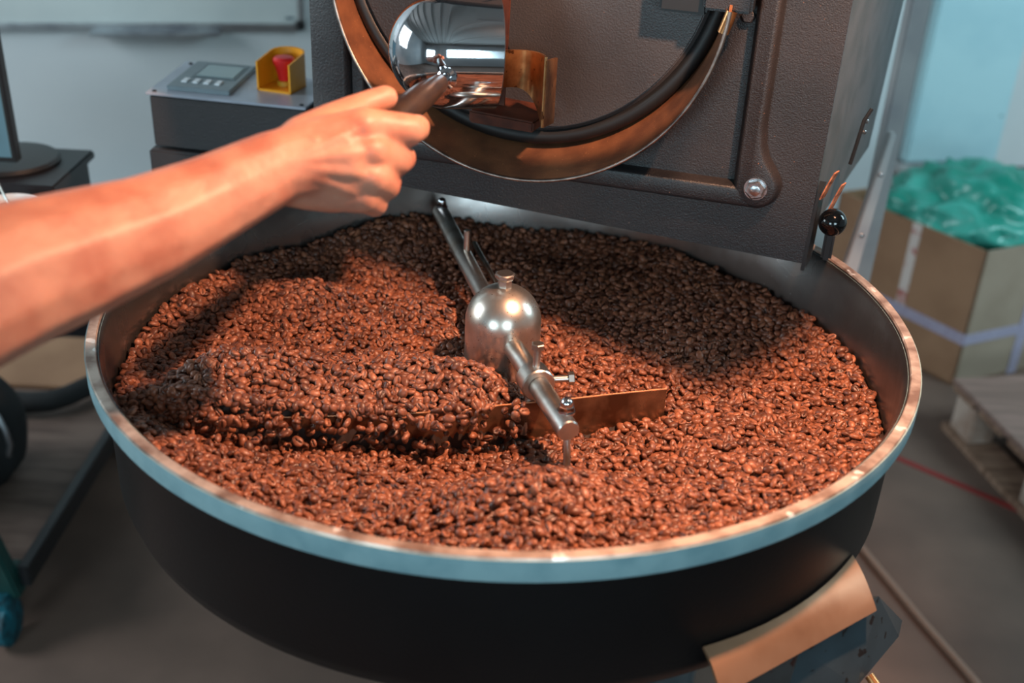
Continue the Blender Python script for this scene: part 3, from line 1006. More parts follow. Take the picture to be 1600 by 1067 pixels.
grid = []
for i in range(33):
    x = 0.167 - 0.417 * i / 32
    y = float(blade_y(x))
    grid.append([(x, y - 0.004 * (1 - k / 4), lerp(0.690, 0.7465, k / 4)) for k in range(5)])
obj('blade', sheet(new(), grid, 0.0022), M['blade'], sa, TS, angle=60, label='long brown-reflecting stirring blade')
bm = new()
tube(bm, [(g[-1][0], g[-1][1], g[-1][2] + 0.0003) for g in grid], 0.0009, 8)
obj('blade_edge', bm, M['edge_bronze'], sa, TS, label='bright ground top edge of the blade')


# ------------------------------------------------------------------ coffee beans
def ss(x, a, b):
    t = np.clip((x - a) / (b - a), 0, 1)
    return t * t * (3 - 2 * t)


CX = np.array([-0.40, -0.346, -0.279, -0.187, -0.096, -0.043, 0.022, 0.10, 0.2])
CY = np.array([-0.135, -0.120, -0.095, -0.078, -0.075, -0.082, -0.100, -0.085, -0.06])
noise_f = [(rng.uniform(8, 26), rng.uniform(8, 26), rng.uniform(0, 6.28), rng.uniform(-1, 1), rng.uniform(-1, 1)) for _ in range(10)]


def height(x, y):
    r = np.sqrt(x * x + y * y)
    h = 0.7135 + 0.030 * ss(-y, 0.06, 0.24) * ss(r, 0.16, 0.36) + 0.014 * ss(-x, 0.2, 0.38)
    h = h + 0.012 * ss(r, 0.33, 0.40)
    for a, b, ph, ca, cb_ in noise_f:
        h = h + 0.0009 * np.sin(a * x * ca * 3 + b * y * cb_ * 3 + ph)
    # ploughed ridge above the blade
    yc = np.interp(x, CX, CY)
    yb = np.where(x > -0.25, blade_y(x), np.interp(x, [-0.36, -0.25], [-0.165, -0.167]))
    A = 0.054 * ss(x, -0.375, -0.28) * (1 - ss(x, -0.03, 0.035)) + 0.018 * ss(x, -0.03, 0.03) * (1 - ss(x, 0.13, 0.17))
    back = np.exp(-((np.maximum(y - yc, 0)) / 0.055) ** 1.6)
    front = 1 - 0.30 * ss((yc - y) / np.maximum(yc - yb, 0.01), 0, 1)
    over = ss(y, yb - 0.010, yb + 0.001)
    prof_ = np.where(y > yc, back, front * over)
    h = h + A * prof_
    # trough swept clean in front of the blade
    d = yb - y
    T_ = ss(x, -0.36, -0.27) * (1 - ss(x, 0.06, 0.15))
    h = h - 0.010 * T_ * np.exp(-(d / 0.028) ** 2) * (d > 0)
    # heap in the foreground
    h = h + 0.042 * np.exp(-(((x - 0.038) / 0.074) ** 2 + ((y + 0.272) / 0.056) ** 2) ** 1.1)
    h = h + 0.012 * np.exp(-(((x - 0.045) / 0.10) ** 2 + ((y + 0.34) / 0.05) ** 2))
    # heap at the rear left and the wave in front of it
    h = h + 0.028 * np.exp(-(((x + 0.150) / 0.075) ** 2 + ((y - 0.345) / 0.07) ** 2))
    yr = 0.150 + 0.12 * (-(x + 0.18)) * (x < -0.18) - 0.15 * (x + 0.18) * (x > -0.18)
    sgn = np.where(y > yr, np.exp(-((y - yr) / 0.030) ** 2), np.exp(-((y - yr) / 0.075) ** 2))
    h = h + 0.016 * sgn * ss(x, -0.33, -0.22) * (1 - ss(x, -0.07, -0.02))
    # small slope towards the hub
    h = h + 0.006 * np.exp(-(r / 0.10) ** 2) * (y > 0.0)
    return h


def grad(x, y, e=0.0015):
    return (height(x + e, y) - height(x - e, y)) / (2 * e), (height(x, y + e) - height(x, y - e)) / (2 * e)


def bean_mesh(name, L, Wd, H, seedv):
    """one roasted bean: domed back, flat face with an S-shaped crease on +z"""
    bm = bmesh.new()
    nu, nv = 20, 12
    rows = []
    rr = random.Random(seedv)
    kx = rr.uniform(-0.08, 0.08)
    sc = rr.uniform(0.5, 1.0)
    for j in range(nv + 1):
        th_ = PI * j / nv           # 0 = +z
        row = []
        for i in range(nu):
            ph = 2 * PI * i / nu
            x = math.sin(th_) * math.cos(ph)
            y = math.sin(th_) * math.sin(ph)
            z = math.cos(th_)
            row.append((x, y, z))
            if j in (0, nv):
                break
        rows.append(row)
    vr = []
    cre = []
    for row in rows:
        r_ = []
        for (x, y, z) in row:
            cr = 0.0
            X, Y = x * L, y * Wd * (1 + kx * x)
            if z > 0:
                Z = (z ** 0.75) * H * 0.42
                s_ = 0.10 * sc * math.sin(x * 2.6)
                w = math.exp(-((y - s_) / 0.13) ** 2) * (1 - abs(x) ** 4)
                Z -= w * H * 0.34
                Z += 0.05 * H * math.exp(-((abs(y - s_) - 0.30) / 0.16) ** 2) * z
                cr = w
            else:
                Z = -((-z) ** 0.92) * H * 0.62
            v = bm.verts.new((X, Y, Z))
            r_.append(v)
            cre.append(cr)
        vr.append(r_)
    for a, b in zip(vr, vr[1:]):
        for i in range(nu):
            k = (i + 1) % nu
            if len(a) == 1:
                bm.faces.new((a[0], b[i], b[k]))
            elif len(b) == 1:
                bm.faces.new((a[i], b[0], a[k]))
            else:
                bm.faces.new((a[i], b[i], b[k], a[k]))
    bm.verts.index_update()
    bmesh.ops.recalc_face_normals(bm, faces=bm.faces)
    me = bpy.data.meshes.new(name)
    bm.to_mesh(me)
    bm.free()
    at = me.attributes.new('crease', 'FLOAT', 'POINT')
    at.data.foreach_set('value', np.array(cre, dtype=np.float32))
    me.shade_smooth()
    me.materials.append(M['bean'])
    return me


bean_meshes = [bean_mesh('coffee_bean', 0.0054, 0.0041, 0.0052, 1), bean_mesh('coffee_bean', 0.0050, 0.0040, 0.0050, 2),
               bean_mesh('coffee_bean', 0.0058, 0.0040, 0.0048, 3)]

# bed: dark surface just under the visible beans
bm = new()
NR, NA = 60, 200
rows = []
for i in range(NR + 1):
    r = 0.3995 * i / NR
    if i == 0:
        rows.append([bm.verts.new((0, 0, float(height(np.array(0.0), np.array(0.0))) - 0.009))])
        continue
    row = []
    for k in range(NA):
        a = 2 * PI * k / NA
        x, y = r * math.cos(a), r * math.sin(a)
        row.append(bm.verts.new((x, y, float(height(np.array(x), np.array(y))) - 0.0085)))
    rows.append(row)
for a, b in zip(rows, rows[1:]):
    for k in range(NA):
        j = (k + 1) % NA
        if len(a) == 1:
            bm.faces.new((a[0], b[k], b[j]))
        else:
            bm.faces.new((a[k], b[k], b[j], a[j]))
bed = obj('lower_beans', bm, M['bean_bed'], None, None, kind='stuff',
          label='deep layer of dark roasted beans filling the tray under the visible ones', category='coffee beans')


def sample_layer(sp, zoff, zj):
    ys = np.arange(-0.40, 0.40, sp * 0.866)
    P = []
    for k, y in enumerate(ys):
        xs = np.arange(-0.40 + (k % 2) * sp / 2, 0.40, sp)
        P.append(np.stack([xs, np.full_like(xs, y)], 1))
    P = np.concatenate(P)
    P = P + rng.normal(0, sp * 0.24, P.shape)
    gx, gy = grad(P[:, 0], P[:, 1])
    extra = np.sqrt(1 + gx ** 2 + gy ** 2) - 1
    reps = np.minimum(np.floor(extra * 1.5 + rng.random(len(P))), 5).astype(int)
    P2 = np.repeat(P, reps, axis=0) + rng.normal(0, sp * 0.35, (reps.sum(), 2))
    P = np.concatenate([P, P2])
    z = height(P[:, 0], P[:, 1]) + zoff + rng.normal(0, zj, len(P))
    return np.column_stack([P, z])


top = sample_layer(0.0075, -0.0020, 0.0018)
mid = sample_layer(0.0078, -0.0062, 0.0012)
flag_top = np.concatenate([np.ones(len(top)), np.zeros(len(mid))])
pts = np.concatenate([top, mid])
rad = np.hypot(pts[:, 0], pts[:, 1])
keep = rad < 0.3945
keep &= np.hypot(pts[:, 0] - HX, pts[:, 1] - HY) > 0.0445
inb = (pts[:, 0] > -0.252) & (pts[:, 0] < 0.170)
dby = pts[:, 1] - blade_y(pts[:, 0])
keep &= ~(inb & (np.abs(dby + 0.002) < 0.0045) & (pts[:, 2] < 0.744))
# clear of the shafts
for a_, b_ in (((HX, HY), (p1.x, p1.y)), ((HX, HY), (p2.x, p2.y))):
    a_, b_ = np.array(a_), np.array(b_)
    ab = b_ - a_
    t = np.clip(((pts[:, :2] - a_) @ ab) / (ab @ ab), 0, 1)
    dd = np.linalg.norm(pts[:, :2] - (a_ + t[:, None] * ab), axis=1)
    keep &= ~((dd < 0.0155) & (pts[:, 2] > ZS - 0.017))
pts, flag_top = pts[keep], flag_top[keep]
# beans tumbling over the blade
nt_ = 190
tx = rng.uniform(-0.30, 0.030, nt_)
tf = rng.random(nt_)
ty = blade_y(tx) - 0.008 - 0.030 * tf * rng.random(nt_)
tz = 0.756 - 0.044 * rng.random(nt_) ** 1.2
tum = np.column_stack([tx, ty, tz])
hsurf = height(tum[:, 0], tum[:, 1])
tum = tum[tum[:, 2] > hsurf + 0.001]
pts = np.concatenate([pts, tum])
flag_top = np.concatenate([flag_top, np.full(len(tum), 2)])
n = len(pts)
gx, gy = grad(pts[:, 0], pts[:, 1])
nrm_ = np.stack([-gx, -gy, np.ones(n)], 1)
nrm_ = np.clip(nrm_, -1.6, 1.6)
nrm_ /= np.linalg.norm(nrm_, axis=1)[:, None]
tilt = rng.normal(0, 0.50, (n, 3))
tilt[flag_top == 2] *= 3
nz = nrm_ + tilt
nz /= np.linalg.norm(nz, axis=1)[:, None]
flip = np.where(rng.random(n) < 0.52, -1.0, 1.0)
nz *= flip[:, None]
xr = rng.normal(0, 1, (n, 3))
xr -= nz * (xr * nz).sum(1)[:, None]
xr /= np.linalg.norm(xr, axis=1)[:, None]
yr_ = np.cross(nz, xr)
scl = np.clip(rng.normal(1.0, 0.09, n), 0.78, 1.22)
vid = rng.integers(0, 3, n)
eul = np.zeros((n, 3), np.float32)
# XYZ euler from matrix columns (xr, yr_, nz)
sy = np.sqrt(xr[:, 0] ** 2 + xr[:, 1] ** 2)
eul[:, 0] = np.arctan2(yr_[:, 2], nz[:, 2])
eul[:, 1] = np.arctan2(-xr[:, 2], sy)
eul[:, 2] = np.arctan2(xr[:, 1], xr[:, 0])

camp = np.array(cam.location)
dist = np.linalg.norm(pts - camp, axis=1)
score = dist + 10 * (flag_top == 0)
# the tumbling ones and the nearest ones are single objects
order = np.argsort(score)
single = np.zeros(n, bool)
single[flag_top == 2] = True
left_n = 300 - int(single.sum())
for k in order:
    if left_n <= 0:
        break
    if not single[k]:
        single[k] = True
        left_n -= 1
bean_objs = []
for k in np.nonzero(single)[0]:
    o = bpy.data.objects.new('coffee_bean', bean_meshes[int(vid[k])])
    col.objects.link(o)
    o.location = pts[k]
    o.rotation_euler = eul[k].tolist()
    o.scale = (scl[k],) * 3
    if flag_top[k] == 2:
        tag(o, 'roasted brown coffee bean tumbling down over the edge of the stirring blade', 'coffee bean', 'coffee beans tumbling over the blade')
    else:
        tag(o, 'roasted brown coffee bean lying just inside the near rim of the tray', 'coffee bean', 'coffee beans along the near rim')
    bean_objs.append((int(vid[k]), o))

rest = ~single
pm = bpy.data.meshes.new('coffee_beans')
pm.from_pydata(pts[rest].tolist(), [], [])
a1_ = pm.attributes.new('rot', 'FLOAT_VECTOR', 'POINT')
a1_.data.foreach_set('vector', eul[rest].astype(np.float32).ravel())
a2_ = pm.attributes.new('scl', 'FLOAT', 'POINT')
a2_.data.foreach_set('value', scl[rest].astype(np.float32))
a3_ = pm.attributes.new('vid', 'INT', 'POINT')
a3_.data.foreach_set('value', vid[rest].astype(np.int32))
beans = bpy.data.objects.new('coffee_beans', pm)
col.objects.link(beans)
beans['kind'] = 'stuff'
tag(beans, 'thousands of roasted brown coffee beans heaped across the round tray', 'coffee beans')
pm.materials.append(M['bean'])
gn = bpy.data.node_groups.new('scatter_beans', 'GeometryNodeTree')
gn.interface.new_socket('Geometry', in_out='INPUT', socket_type='NodeSocketGeometry')
gn.interface.new_socket('Geometry', in_out='OUTPUT', socket_type='NodeSocketGeometry')
GN, GL = gn.nodes, gn.links
gi, go = GN.new('NodeGroupInput'), GN.new('NodeGroupOutput')


def named(nm, ty):
    nd = GN.new('GeometryNodeInputNamedAttribute')
    nd.data_type = ty
    nd.inputs['Name'].default_value = nm
    return nd.outputs['Attribute']


rot_a, scl_a, vid_a = named('rot', 'FLOAT_VECTOR'), named('scl', 'FLOAT'), named('vid', 'INT')
e2r = GN.new('FunctionNodeEulerToRotation')
GL.new(rot_a, e2r.inputs[0])
m2p = GN.new('GeometryNodeMeshToPoints')
GL.new(gi.outputs[0], m2p.inputs['Mesh'])
jn = GN.new('GeometryNodeJoinGeometry')
for k in range(3):
    src = next(o for v, o in bean_objs if v == k)
    oi = GN.new('GeometryNodeObjectInfo')
    oi.inputs['Object'].default_value = src
    oi.inputs['As Instance'].default_value = False
    cmp_ = GN.new('FunctionNodeCompare')
    cmp_.data_type = 'INT'
    cmp_.operation = 'EQUAL'
    GL.new(vid_a, [s for s in cmp_.inputs if s.type == 'INT'][0])
    [s for s in cmp_.inputs if s.type == 'INT'][1].default_value = k
    ip = GN.new('GeometryNodeInstanceOnPoints')
    GL.new(m2p.outputs['Points'], ip.inputs['Points'])
    GL.new(cmp_.outputs[0], ip.inputs['Selection'])
    GL.new(oi.outputs['Geometry'], ip.inputs['Instance'])
    GL.new(e2r.outputs[0], ip.inputs['Rotation'])
    GL.new(scl_a, ip.inputs['Scale'])
    GL.new(ip.outputs[0], jn.inputs[0])
GL.new(jn.outputs[0], go.inputs[0])
md = beans.modifiers.new('scatter', 'NODES')
md.node_group = gn

# one stray bean on the discharge collar
sb = bpy.data.objects.new('coffee_bean', bean_meshes[1])
col.objects.link(sb)
sb.location = DXv * -0.088 + DYv * 0.158 + Vector((0, 0, 0.884))
sb.rotation_euler = (0.3, 0.2, 0.6)
tag(sb, 'single stray bean lying on the curved discharge collar under the roaster door', 'coffee bean')


# ------------------------------------------------------------------ the arm
def chain(bm, pts_r, step=0.13):
    for (p, r), (q, s) in zip(pts_r, pts_r[1:]):
        p, q = Vector(p), Vector(q)
        L = (q - p).length
        n_ = max(2, int(L / (min(r, s) * step)))
        for i in range(n_ + 1):
            t = i / n_
            c = p.lerp(q, t)
            bmesh.ops.create_icosphere(bm, subdivisions=2, radius=lerp(r, s, t), matrix=Matrix.Translation(c))


bm = new()
chain(bm, [((-0.46, -0.60, 0.985), .049), ((-0.3697, -0.5203, 1.0012), .050), ((-0.3208, -0.4167, 1.0039), .0495), ((-0.2906, -0.3768, 1.0044), .0450),
           ((-0.2518, -0.3348, 1.0085), .0385), ((-0.2163, -0.296, 1.0174), .0330), ((-0.1764, -0.2602, 1.0313), .0285)])
chain(bm, [((-0.1764, -0.2602, 1.0313), .0285), ((-0.1500, -0.2424, 1.0330), .0290), ((-0.1311, -0.236, 1.0331), .0280)])
chain(bm, [((-0.166, -0.249, 1.0416), .020), ((-0.1135, -0.2246, 1.0555), .0155)])
chain(bm, [((-0.1657, -0.2524, 1.0352), .020), ((-0.1067, -0.2337, 1.0384), .0155)])
chain(bm, [((-0.1657, -0.2547, 1.0269), .020), ((-0.1059, -0.238, 1.0198), .0150)])
chain(bm, [((-0.1645, -0.2509, 1.0169), .020), ((-0.1142, -0.2379, 1.0031), .0140)])
chain(bm, [((-0.1600, -0.2332, 1.0097), .021), ((-0.1359, -0.2332, 1.0057), .0190)])
# fingers curled round the grip
chain(bm, [((-0.1135, -0.2246, 1.0555), .0150), ((-0.0810, -0.2058, 1.0482), .0132), ((-0.0780, -0.1760, 1.0408), .0115), ((-0.0930, -0.1640, 1.0354), .0105)])
chain(bm, [((-0.1067, -0.2337, 1.0384), .0150), ((-0.0901, -0.2117, 1.0250), .0130), ((-0.0880, -0.1845, 1.0176), .0112), ((-0.1020, -0.1700, 1.0151), .0100)])
chain(bm, [((-0.1059, -0.238, 1.0198), .0145), ((-0.0985, -0.2167, 1.0050), .0122), ((-0.0990, -0.1915, 1.0008), .0105), ((-0.112, -0.1785, 1.0038), .0095)])
chain(bm, [((-0.1142, -0.2379, 1.0031), .0130), ((-0.1072, -0.2201, 0.9900), .0108), ((-0.1100, -0.1966, 0.9880), .0092), ((-0.121, -0.1884, 0.9940), .0085)])
# thumb
chain(bm, [((-0.1611, -0.2358, 1.0451), .0190), ((-0.141, -0.2082, 1.0535), .0145), ((-0.1222, -0.1812, 1.0580), .0115), ((-0.1050, -0.1637, 1.0610), .0108)])
me = bpy.data.meshes.new('tmp_arm')
bm.to_mesh(me)
bm.free()
tmp = bpy.data.objects.new('tmp_arm', me)
col.objects.link(tmp)
rm_ = tmp.modifiers.new('r', 'REMESH')
rm_.mode = 'VOXEL'
rm_.voxel_size = 0.0018
sm_ = tmp.modifiers.new('s', 'SMOOTH')
sm_.iterations = 22
sm_.factor = 0.6
dg = bpy.context.evaluated_depsgraph_get()
ev = tmp.evaluated_get(dg)
arm_me = bpy.data.meshes.new_from_object(ev)
bpy.data.objects.remove(tmp)
arm_me.name = 'person'
pa = bpy.data.objects.new('person', arm_me)
col.objects.link(pa)
finish(pa, M['skin'], True, 180)
tag(pa, "person's bare forearm reaching in from the left, hand gripping the dark handle", 'person')
# tendons, knuckle folds and veins: fine relief on the surface
co = np.zeros(len(arm_me.vertices) * 3)
arm_me.vertices.foreach_get('co', co)
co = co.reshape(-1, 3)
no = np.zeros(len(arm_me.vertices) * 3)
arm_me.vertices.foreach_get('normal', no)
no = no.reshape(-1, 3)
disp = np.zeros(len(co))


def ridge(pl, w, amp):
    global disp
    best = np.full(len(co), 1e9)
    for a, b in zip(pl, pl[1:]):
        a, b = np.array(a), np.array(b)
        ab = b - a
        t = np.clip(((co - a) @ ab) / (ab @ ab), 0, 1)
        best = np.minimum(best, np.linalg.norm(co - (a + t[:, None] * ab), axis=1))
    disp = np.maximum(disp, amp * np.exp(-(best / w) ** 2)) if amp > 0 else disp + amp * np.exp(-(best / w) ** 2)


tow = np.array(cam.location) - np.array((-0.13, -0.24, 1.03))
tow = tow / np.linalg.norm(tow)


def off(p, r):
    return tuple(np.array(p) + tow * r)


WR = (-0.1690, -0.2540, 1.0330)
for kn, r_ in (((-0.1135, -0.2246, 1.0555), .0150), ((-0.1067, -0.2337, 1.0384), .0150), ((-0.1059, -0.238, 1.0198), .0145), ((-0.1142, -0.2379, 1.0031), .0125)):
    ridge([off(WR, .024), off(kn, r_)], 0.0042, 0.0016)
    ridge([off(kn, r_ * 0.8), off(kn, r_ * 0.81)], 0.0085, 0.0026)
ridge([off((-0.150, -0.243, 1.012), .024), off((-0.135, -0.236, 1.020), .02), off((-0.122, -0.234, 1.012), .018)], 0.0025, 0.0014)
ridge([off((-0.150, -0.243, 1.050), .020), off((-0.138, -0.236, 1.036), .02), off((-0.126, -0.234, 1.046), .018)], 0.0025, 0.0013)
co = co + no * disp[:, None]
arm_me.vertices.foreach_set('co', co.ravel())
arm_me.update()

# ------------------------------------------------------------------ left background: desk, monitor, mug
dk = thing('desk_cabinet', 'black cabinet with flat top under the monitor at the left', 'cabinet', (-1.0, 0.60, FLOOR))
TD = Matrix.Translation((1.0, -0.60, -FLOOR))
obj('carcass', box(new(), -1.45, -0.706, 0.535, 0.69, 0.46, 0.685, 0.003), M['black'], dk, TD)
obj('top_board', box(new(), -1.46, -0.697, 0.525, 0.70, 0.685, 0.70, 0.003), M['black'], dk, TD)
obj('front_ledge', box(new(), -1.40, -0.655, 0.365, 0.535, 0.600, 0.620, 0.003), M['black'], dk, TD)
for x in (-1.44, -1.22):
    obj('leg', box(new(), x, x + 0.04, 0.56, 0.66, FLOOR, 0.46, 0.003), M['black'], dk, TD)
mo = thing('monitor', 'black-framed monitor on a round base at the left edge', 'monitor', (-0.84, 0.62, 0.70))
TM = Matrix.Translation((0.84, -0.62, -0.70))
bm = new()
lathe(bm, (-0.805, 0.622, 0.70), (0, 0, 1), [(0.076, 0), (0.078, 0.004), (0.074, 0.009), (0.0, 0.012)], 64, cap1=False)
obj('round_base', bm, M['dark_plastic'], mo, TM)
obj('neck', box(new(), -0.905, -0.855, 0.579, 0.625, 0.705, 0.82, 0.004), M['dark_plastic'], mo, TM)
obj('housing', box(new(), -1.24, -0.762, 0.560, 0.578, 0.722, 1.02, 0.002), M['dark_plastic'], mo, TM)
obj('screen', box(new(), -1.234, -0.769, 0.5580, 0.5605, 0.731, 1.012), M['screen'], mo, TM, smooth=False)
obj('window_on_screen', box(new(), -1.10, -0.784, 0.5570, 0.5585, 0.757, 0.785), M['paper'], mo, TM, smooth=False)
mg = thing('mug', 'white ceramic cup with a spoon at the left edge behind the arm', 'cup', (-0.722, 0.425, 0.62))
TGm = Matrix.Translation((0.722, -0.425, -0.62))
bm = new()
lathe(bm, (-0.722, 0.425, 0.62), (0, 0, 1), [(0.024, 0), (0.027, 0.002), (0.038, 0.06), (0.0435, 0.088), (0.0425, 0.0895), (0.0405, 0.088), (0.035, 0.058), (0.024, 0.006), (0, 0.005)], 48, cap1=False)
obj('cup_body', bm, M['ceramic'], mg, TGm)
bm = new()
lathe(bm, (-0.722, 0.425, 0.695), (0, 0, 1), [(0.038, 0), (0.0385, 0.001), (0, 0.0012)], 40, cap0=False, cap1=False)
obj('drink', bm, M['coffee'], mg, TGm)
handle_pts = [(-0.722 - 0.036 - 0.022 * math.sin(PI * i / 10), 0.425, 0.638 + 0.042 * i / 10) for i in range(11)]
bm.free()
bm = new()
tube(bm, handle_pts, 0.0045, 10)
obj('cup_handle', bm, M['ceramic'], mg, TGm)
sp_o = thing('spoon', 'slim metal spoon standing in the white cup', 'spoon', (-0.71, 0.42, 0.66))
bm = new()
tube(bm, [(-0.700, 0.415, 0.66), (-0.725, 0.425, 0.72), (-0.748, 0.435, 0.780)], [0.003, 0.0022, 0.003], 8)
obj('spoon_handle', bm, M['steel'], sp_o, Matrix.Translation((0.71, -0.42, -0.66)))
bm = new()
bmesh.ops.create_icosphere(bm, subdivisions=2, radius=0.008, matrix=Matrix.Translation((-0.698, 0.414, 0.655)) @ Matrix.Diagonal((1, 0.4, 1.4, 1)))
obj('spoon_bowl', bm, M['steel'], sp_o, Matrix.Translation((0.71, -0.42, -0.66)))

# trolley on the floor at lower left
tr = thing('floor_trolley', 'dark green flat trolley with a worn wooden deck at lower left', 'trolley', (-1.15, 0.95, FLOOR))
TL = Matrix.Translation((1.15, -0.95, -FLOOR))
obj('deck', box(new(), -1.50, -0.875, 0.545, 1.42, -0.075, -0.055), M['deck'], tr, TL)
bm = new()
box(bm, -0.875, -0.855, 0.52, 1.45, -0.085, -0.040, 0.002)
obj('side_rail', bm, M['dark_plastic'], tr, TL)
bm = new()
box(bm, -1.50, -0.875, 0.52, 0.543, -0.085, -0.040, 0.002)
obj('end_rail', bm, M['green_paint'], tr, TL)
bm = new()
hexa(bm, [(-0.99, 0.50, -0.10), (-0.87, 0.50, -0.10), (-0.87, 0.535, -0.10), (-0.99, 0.535, -0.10)],
     [(-0.99, 0.47, 0.16), (-0.905, 0.47, 0.16), (-0.905, 0.50, 0.16), (-0.99, 0.50, 0.16)], 0.004)
obj('corner_post', bm, M['green_paint'], tr, TL)
for (x, y) in ((-0.905, 0.50), (-0.89, 1.14), (-1.42, 0.52), (-1.42, 1.35)):
    bm = new()
    lathe(bm, (x - 0.012, y, FLOOR + 0.045), (1, 0, 0), [(0.036, 0), (0.045, 0.004), (0.045, 0.024), (0.036, 0.028)], 28)
    box(bm, x - 0.016, x + 0.020, y - 0.018, y + 0.018, FLOOR + 0.06, -0.084, 0.003)
    obj('caster', bm, M['teal_rubber'], tr, TL)
cs = box(new(), -1.30, -0.95, 1.16, 1.40, -0.054, -0.044, 0.002)
tag(obj('cardboard_sheet', cs, M['card']), 'brown cardboard sheet lying on the back of the trolley deck', 'cardboard')
bm = new()
tube(bm, [(-1.30, 1.05, -0.0195), (-1.06, 1.045, -0.0195), (-1.02, 1.055, -0.0195), (-0.99, 1.08, -0.0195), (-0.93, 1.17, -0.0195), (-0.90, 1.24, -0.0195)], 0.024, 16)
tag(obj('bent_pipe', bm, M['black_cloth']), 'thick black bent pipe lying across the trolley deck', 'pipe')
bg = thing('black_bag', 'black soft bag slumped at the left edge above the trolley', 'bag', (-1.12, 0.80, -0.054))
TBG = Matrix.Translation((1.12, -0.80, 0.054))
bm = new()
bmesh.ops.create_icosphere(bm, subdivisions=4, radius=1.0)
for v in bm.verts:
    nn = mnoise.noise(v.co * 2.2) * 0.10
    s_ = 1 + nn
    x, y, z = v.co
    f = 1 - 0.25 * max(z, 0)
    v.co = Vector((-1.075 + 0.115 * x * s_ * f, 0.80 + 0.10 * y * s_ * f, 0.070 + 0.142 * (abs(z) ** 0.8 * (1 if z > 0 else -1)) * s_))
    v.co.z = max(v.co.z, -0.053)
obj('bag_body', bm, M['black_cloth'], bg, TBG)
bm = new()
tube(bm, [(-0.985, 0.76, 0.130), (-0.972, 0.755, 0.10), (-0.968, 0.755, 0.065), (-0.975, 0.755, 0.04)], 0.006, 8)
obj('metal_clasp', bm, M['alu'], bg, TBG)
bm = new()
tube(bm, [(-1.13, 0.74, 0.19), (-1.075, 0.735, 0.205), (-1.015, 0.75, 0.17), (-0.985, 0.76, 0.130)], 0.005, 8)
obj('strap', bm, M['strap'], bg, TBG)
dkb = box(new(), -2.0, -0.82, 1.56, 1.82, FLOOR, 0.0, 0.005)
tag(obj('low_bench', dkb, M['black']), 'low black bench against the back wall under the desk', 'bench')

# ------------------------------------------------------------------ right background: box, bag, pallet
C0 = Vector((1.235, 1.643, FLOOR))
ea = Vector((-0.57, 0.82, 0)).normalized()       # along the left face
eb = Vector((0.90, 0.43, 0)).normalized()
bx_ = thing('cardboard_box', 'big open brown cardboard box with lilac straps behind the tray at right', 'box', C0)
LAe, LBe, HB = 0.50, 0.48, 0.405


def bp(a, b, z):
    return C0 + ea * a + eb * b + Vector((0, 0, z))


def panel(a0, b0, a1, b1, th_vec, z0=0.0, z1=HB):
    p, q = (a0, b0), (a1, b1)
    tv = Vector(th_vec)
    return hexa(new(), [bp(*p, z0), bp(*q, z0), bp(*q, z0) + tv, bp(*p, z0) + tv], [bp(*p, z1), bp(*q, z1), bp(*q, z1) + tv, bp(*p, z1) + tv])


TX = Matrix.Translation(-C0)
obj('box_panel', panel(0, 0, LAe, 0, eb * 0.006), M['card'], bx_, TX, smooth=False)
obj('box_panel', panel(0, 0, 0, LBe, ea * 0.006), M['card_light'], bx_, TX, smooth=False)
obj('box_panel', panel(LAe, 0, LAe, LBe, ea * -0.006), M['card'], bx_, TX, smooth=False)
obj('box_panel', panel(0, LBe, LAe, LBe, eb * -0.006), M['card'], bx_, TX, smooth=False)
obj('box_bottom', hexa(new(), [bp(0, 0, 0.001), bp(LAe, 0, 0.001), bp(LAe, LBe, 0.001), bp(0, LBe, 0.001)],
                       [bp(0, 0, 0.008), bp(LAe, 0, 0.008), bp(LAe, LBe, 0.008), bp(0, LBe, 0.008)]), M['card'], bx_, TX, smooth=False)
obj('strap', panel(-0.001, 0, LAe, 0, eb * -0.0015, 0.128, 0.160), M['strap'], bx_, TX, smooth=False)
obj('strap', panel(0, -0.001, 0, LBe, ea * -0.0015, 0.128, 0.160), M['strap'], bx_, TX, smooth=False)
obj('strap', panel(0, 0.20, 0, 0.235, ea * -0.0022, 0.0, HB), M['strap'], bx_, TX, smooth=False)
obj('printed_tape', panel(0.205, 0, 0.235, 0, eb * -0.002, 0.162, HB), M['tape'], bx_, TX, smooth=False)
# teal bag
bm = new()
bmesh.ops.create_icosphere(bm, subdivisions=5, radius=1.0)
cbag = bp(0.21, 0.24, 0.34)
for v in bm.verts:
    p = v.co.copy()
    rdg = 1 - abs(mnoise.noise(p * 2.1 + Vector((3, 1, 2)))) * 2
    rdg2 = 1 - abs(mnoise.noise(p * 4.6 + Vector((1, 5, 2)))) * 2
    rdg3 = 1 - abs(mnoise.noise(p * 9.0 + Vector((7, 5, 1)))) * 2
    s_ = 0.78 + 0.20 * rdg + 0.11 * rdg2 + 0.045 * rdg3
    z_ = 0.36 + p.z * 0.17 * s_
    a_c, b_c = 0.25 + p.x * 0.245 * s_, 0.24 + p.y * 0.25 * s_
    if z_ < HB + 0.012:
        a_c, b_c = min(max(a_c, 0.014), LAe - 0.014), min(max(b_c, 0.014), LBe - 0.014)
    v.co = bp(a_c, b_c, z_)
bgt = obj('teal_plastic_bag', bm, M['teal_bag'], None, Matrix.Identity(4), angle=180)
tag(bgt, 'crumpled teal plastic bag bulging out of the open cardboard box', 'bag')

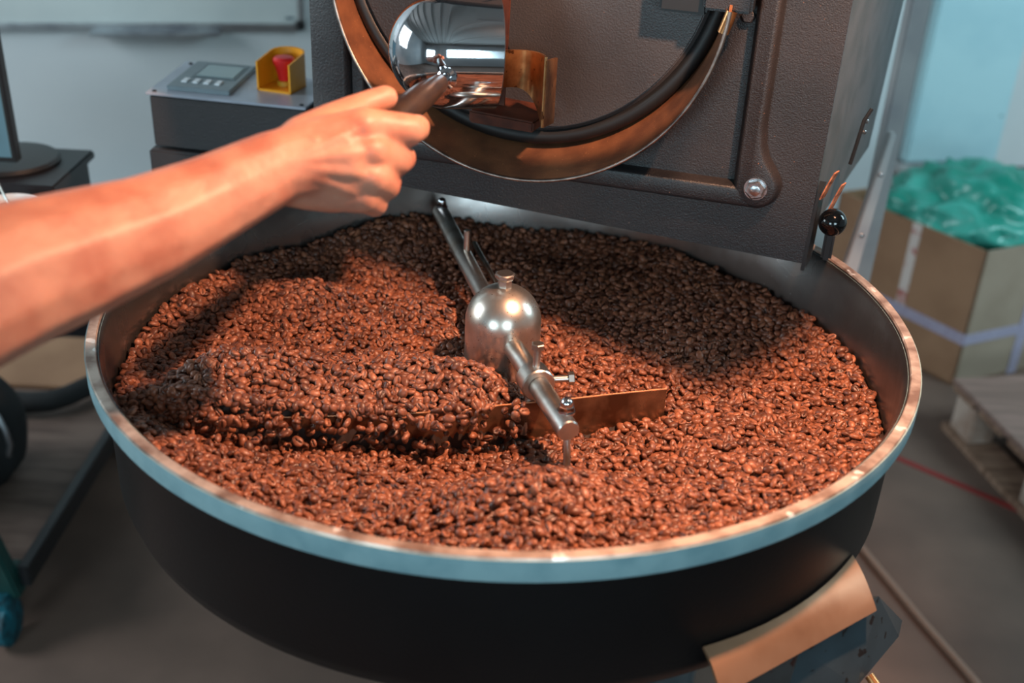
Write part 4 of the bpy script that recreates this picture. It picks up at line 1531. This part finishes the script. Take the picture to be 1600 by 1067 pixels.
# pallet with a board on it
pl = thing('pallet', 'wooden pallet with a pale board on top at the right edge', 'pallet', (1.14, 1.42, FLOOR))
TPl = Matrix.Translation((-1.14, -1.42, -FLOOR))
fdir = Vector((1.19 - 1.132, 1.104 - 1.42, 0)).normalized()
sdir = Vector((-fdir.y, fdir.x, 0))
if sdir.x < 0:
    sdir = -sdir
K0 = Vector((1.132, 1.42, 0))


def plb(s0, s1, t0, t1, z0, z1, bev=0.0):
    def q(s, t, z):
        p = K0 + fdir * s + sdir * t
        return (p.x, p.y, z)
    return hexa(new(), [q(s0, t0, z0), q(s1, t0, z0), q(s1, t1, z0), q(s0, t1, z0)], [q(s0, t0, z1), q(s1, t0, z1), q(s1, t1, z1), q(s0, t1, z1)], bev)


obj('top_board', plb(0, 0.75, 0, 0.5, -0.065, -0.050, 0.002), M['ply'], pl, TPl, smooth=False)
for k in range(6):
    obj('deck_slat', plb(0.005 + k * 0.125, 0.10 + k * 0.125, 0.005, 0.49, -0.082, -0.066), M['wood'], pl, TPl, smooth=False)
for s in (0.02, 0.34, 0.66):
    for t in (0.01, 0.22, 0.42):
        obj('block', plb(s, s + 0.09, t, t + 0.07, FLOOR + 0.018, -0.083, 0.004), M['wood_pale'], pl, TPl, smooth=False)
for t in (0.0, 0.21, 0.41):
    obj('runner', plb(0.0, 0.75, t, t + 0.09, FLOOR, FLOOR + 0.018), M['wood'], pl, TPl, smooth=False)

# red line taped on the floor, hose
structure('trim_3', hexa(new(), [(0.925, 1.30, FLOOR), (0.945, 1.305, FLOOR), (1.275, 1.02, FLOOR), (1.26, 1.005, FLOOR)],
                         [(0.925, 1.30, FLOOR + .002), (0.945, 1.305, FLOOR + .002), (1.275, 1.02, FLOOR + .002), (1.26, 1.005, FLOOR + .002)]), M['redline'], smooth=False)
bm = new()
tube(bm, [(0.70, 1.24, FLOOR + .008), (0.78, 0.93, FLOOR + .008), (0.855, 0.665, FLOOR + .008), (0.905, 0.509, FLOOR + .008), (0.97, 0.25, FLOOR + .008), (1.05, -0.1, FLOOR + .008)], 0.008, 12)
tag(obj('hose', bm, M['cable']), 'thin brown-grey hose running along the concrete floor at lower right', 'hose')
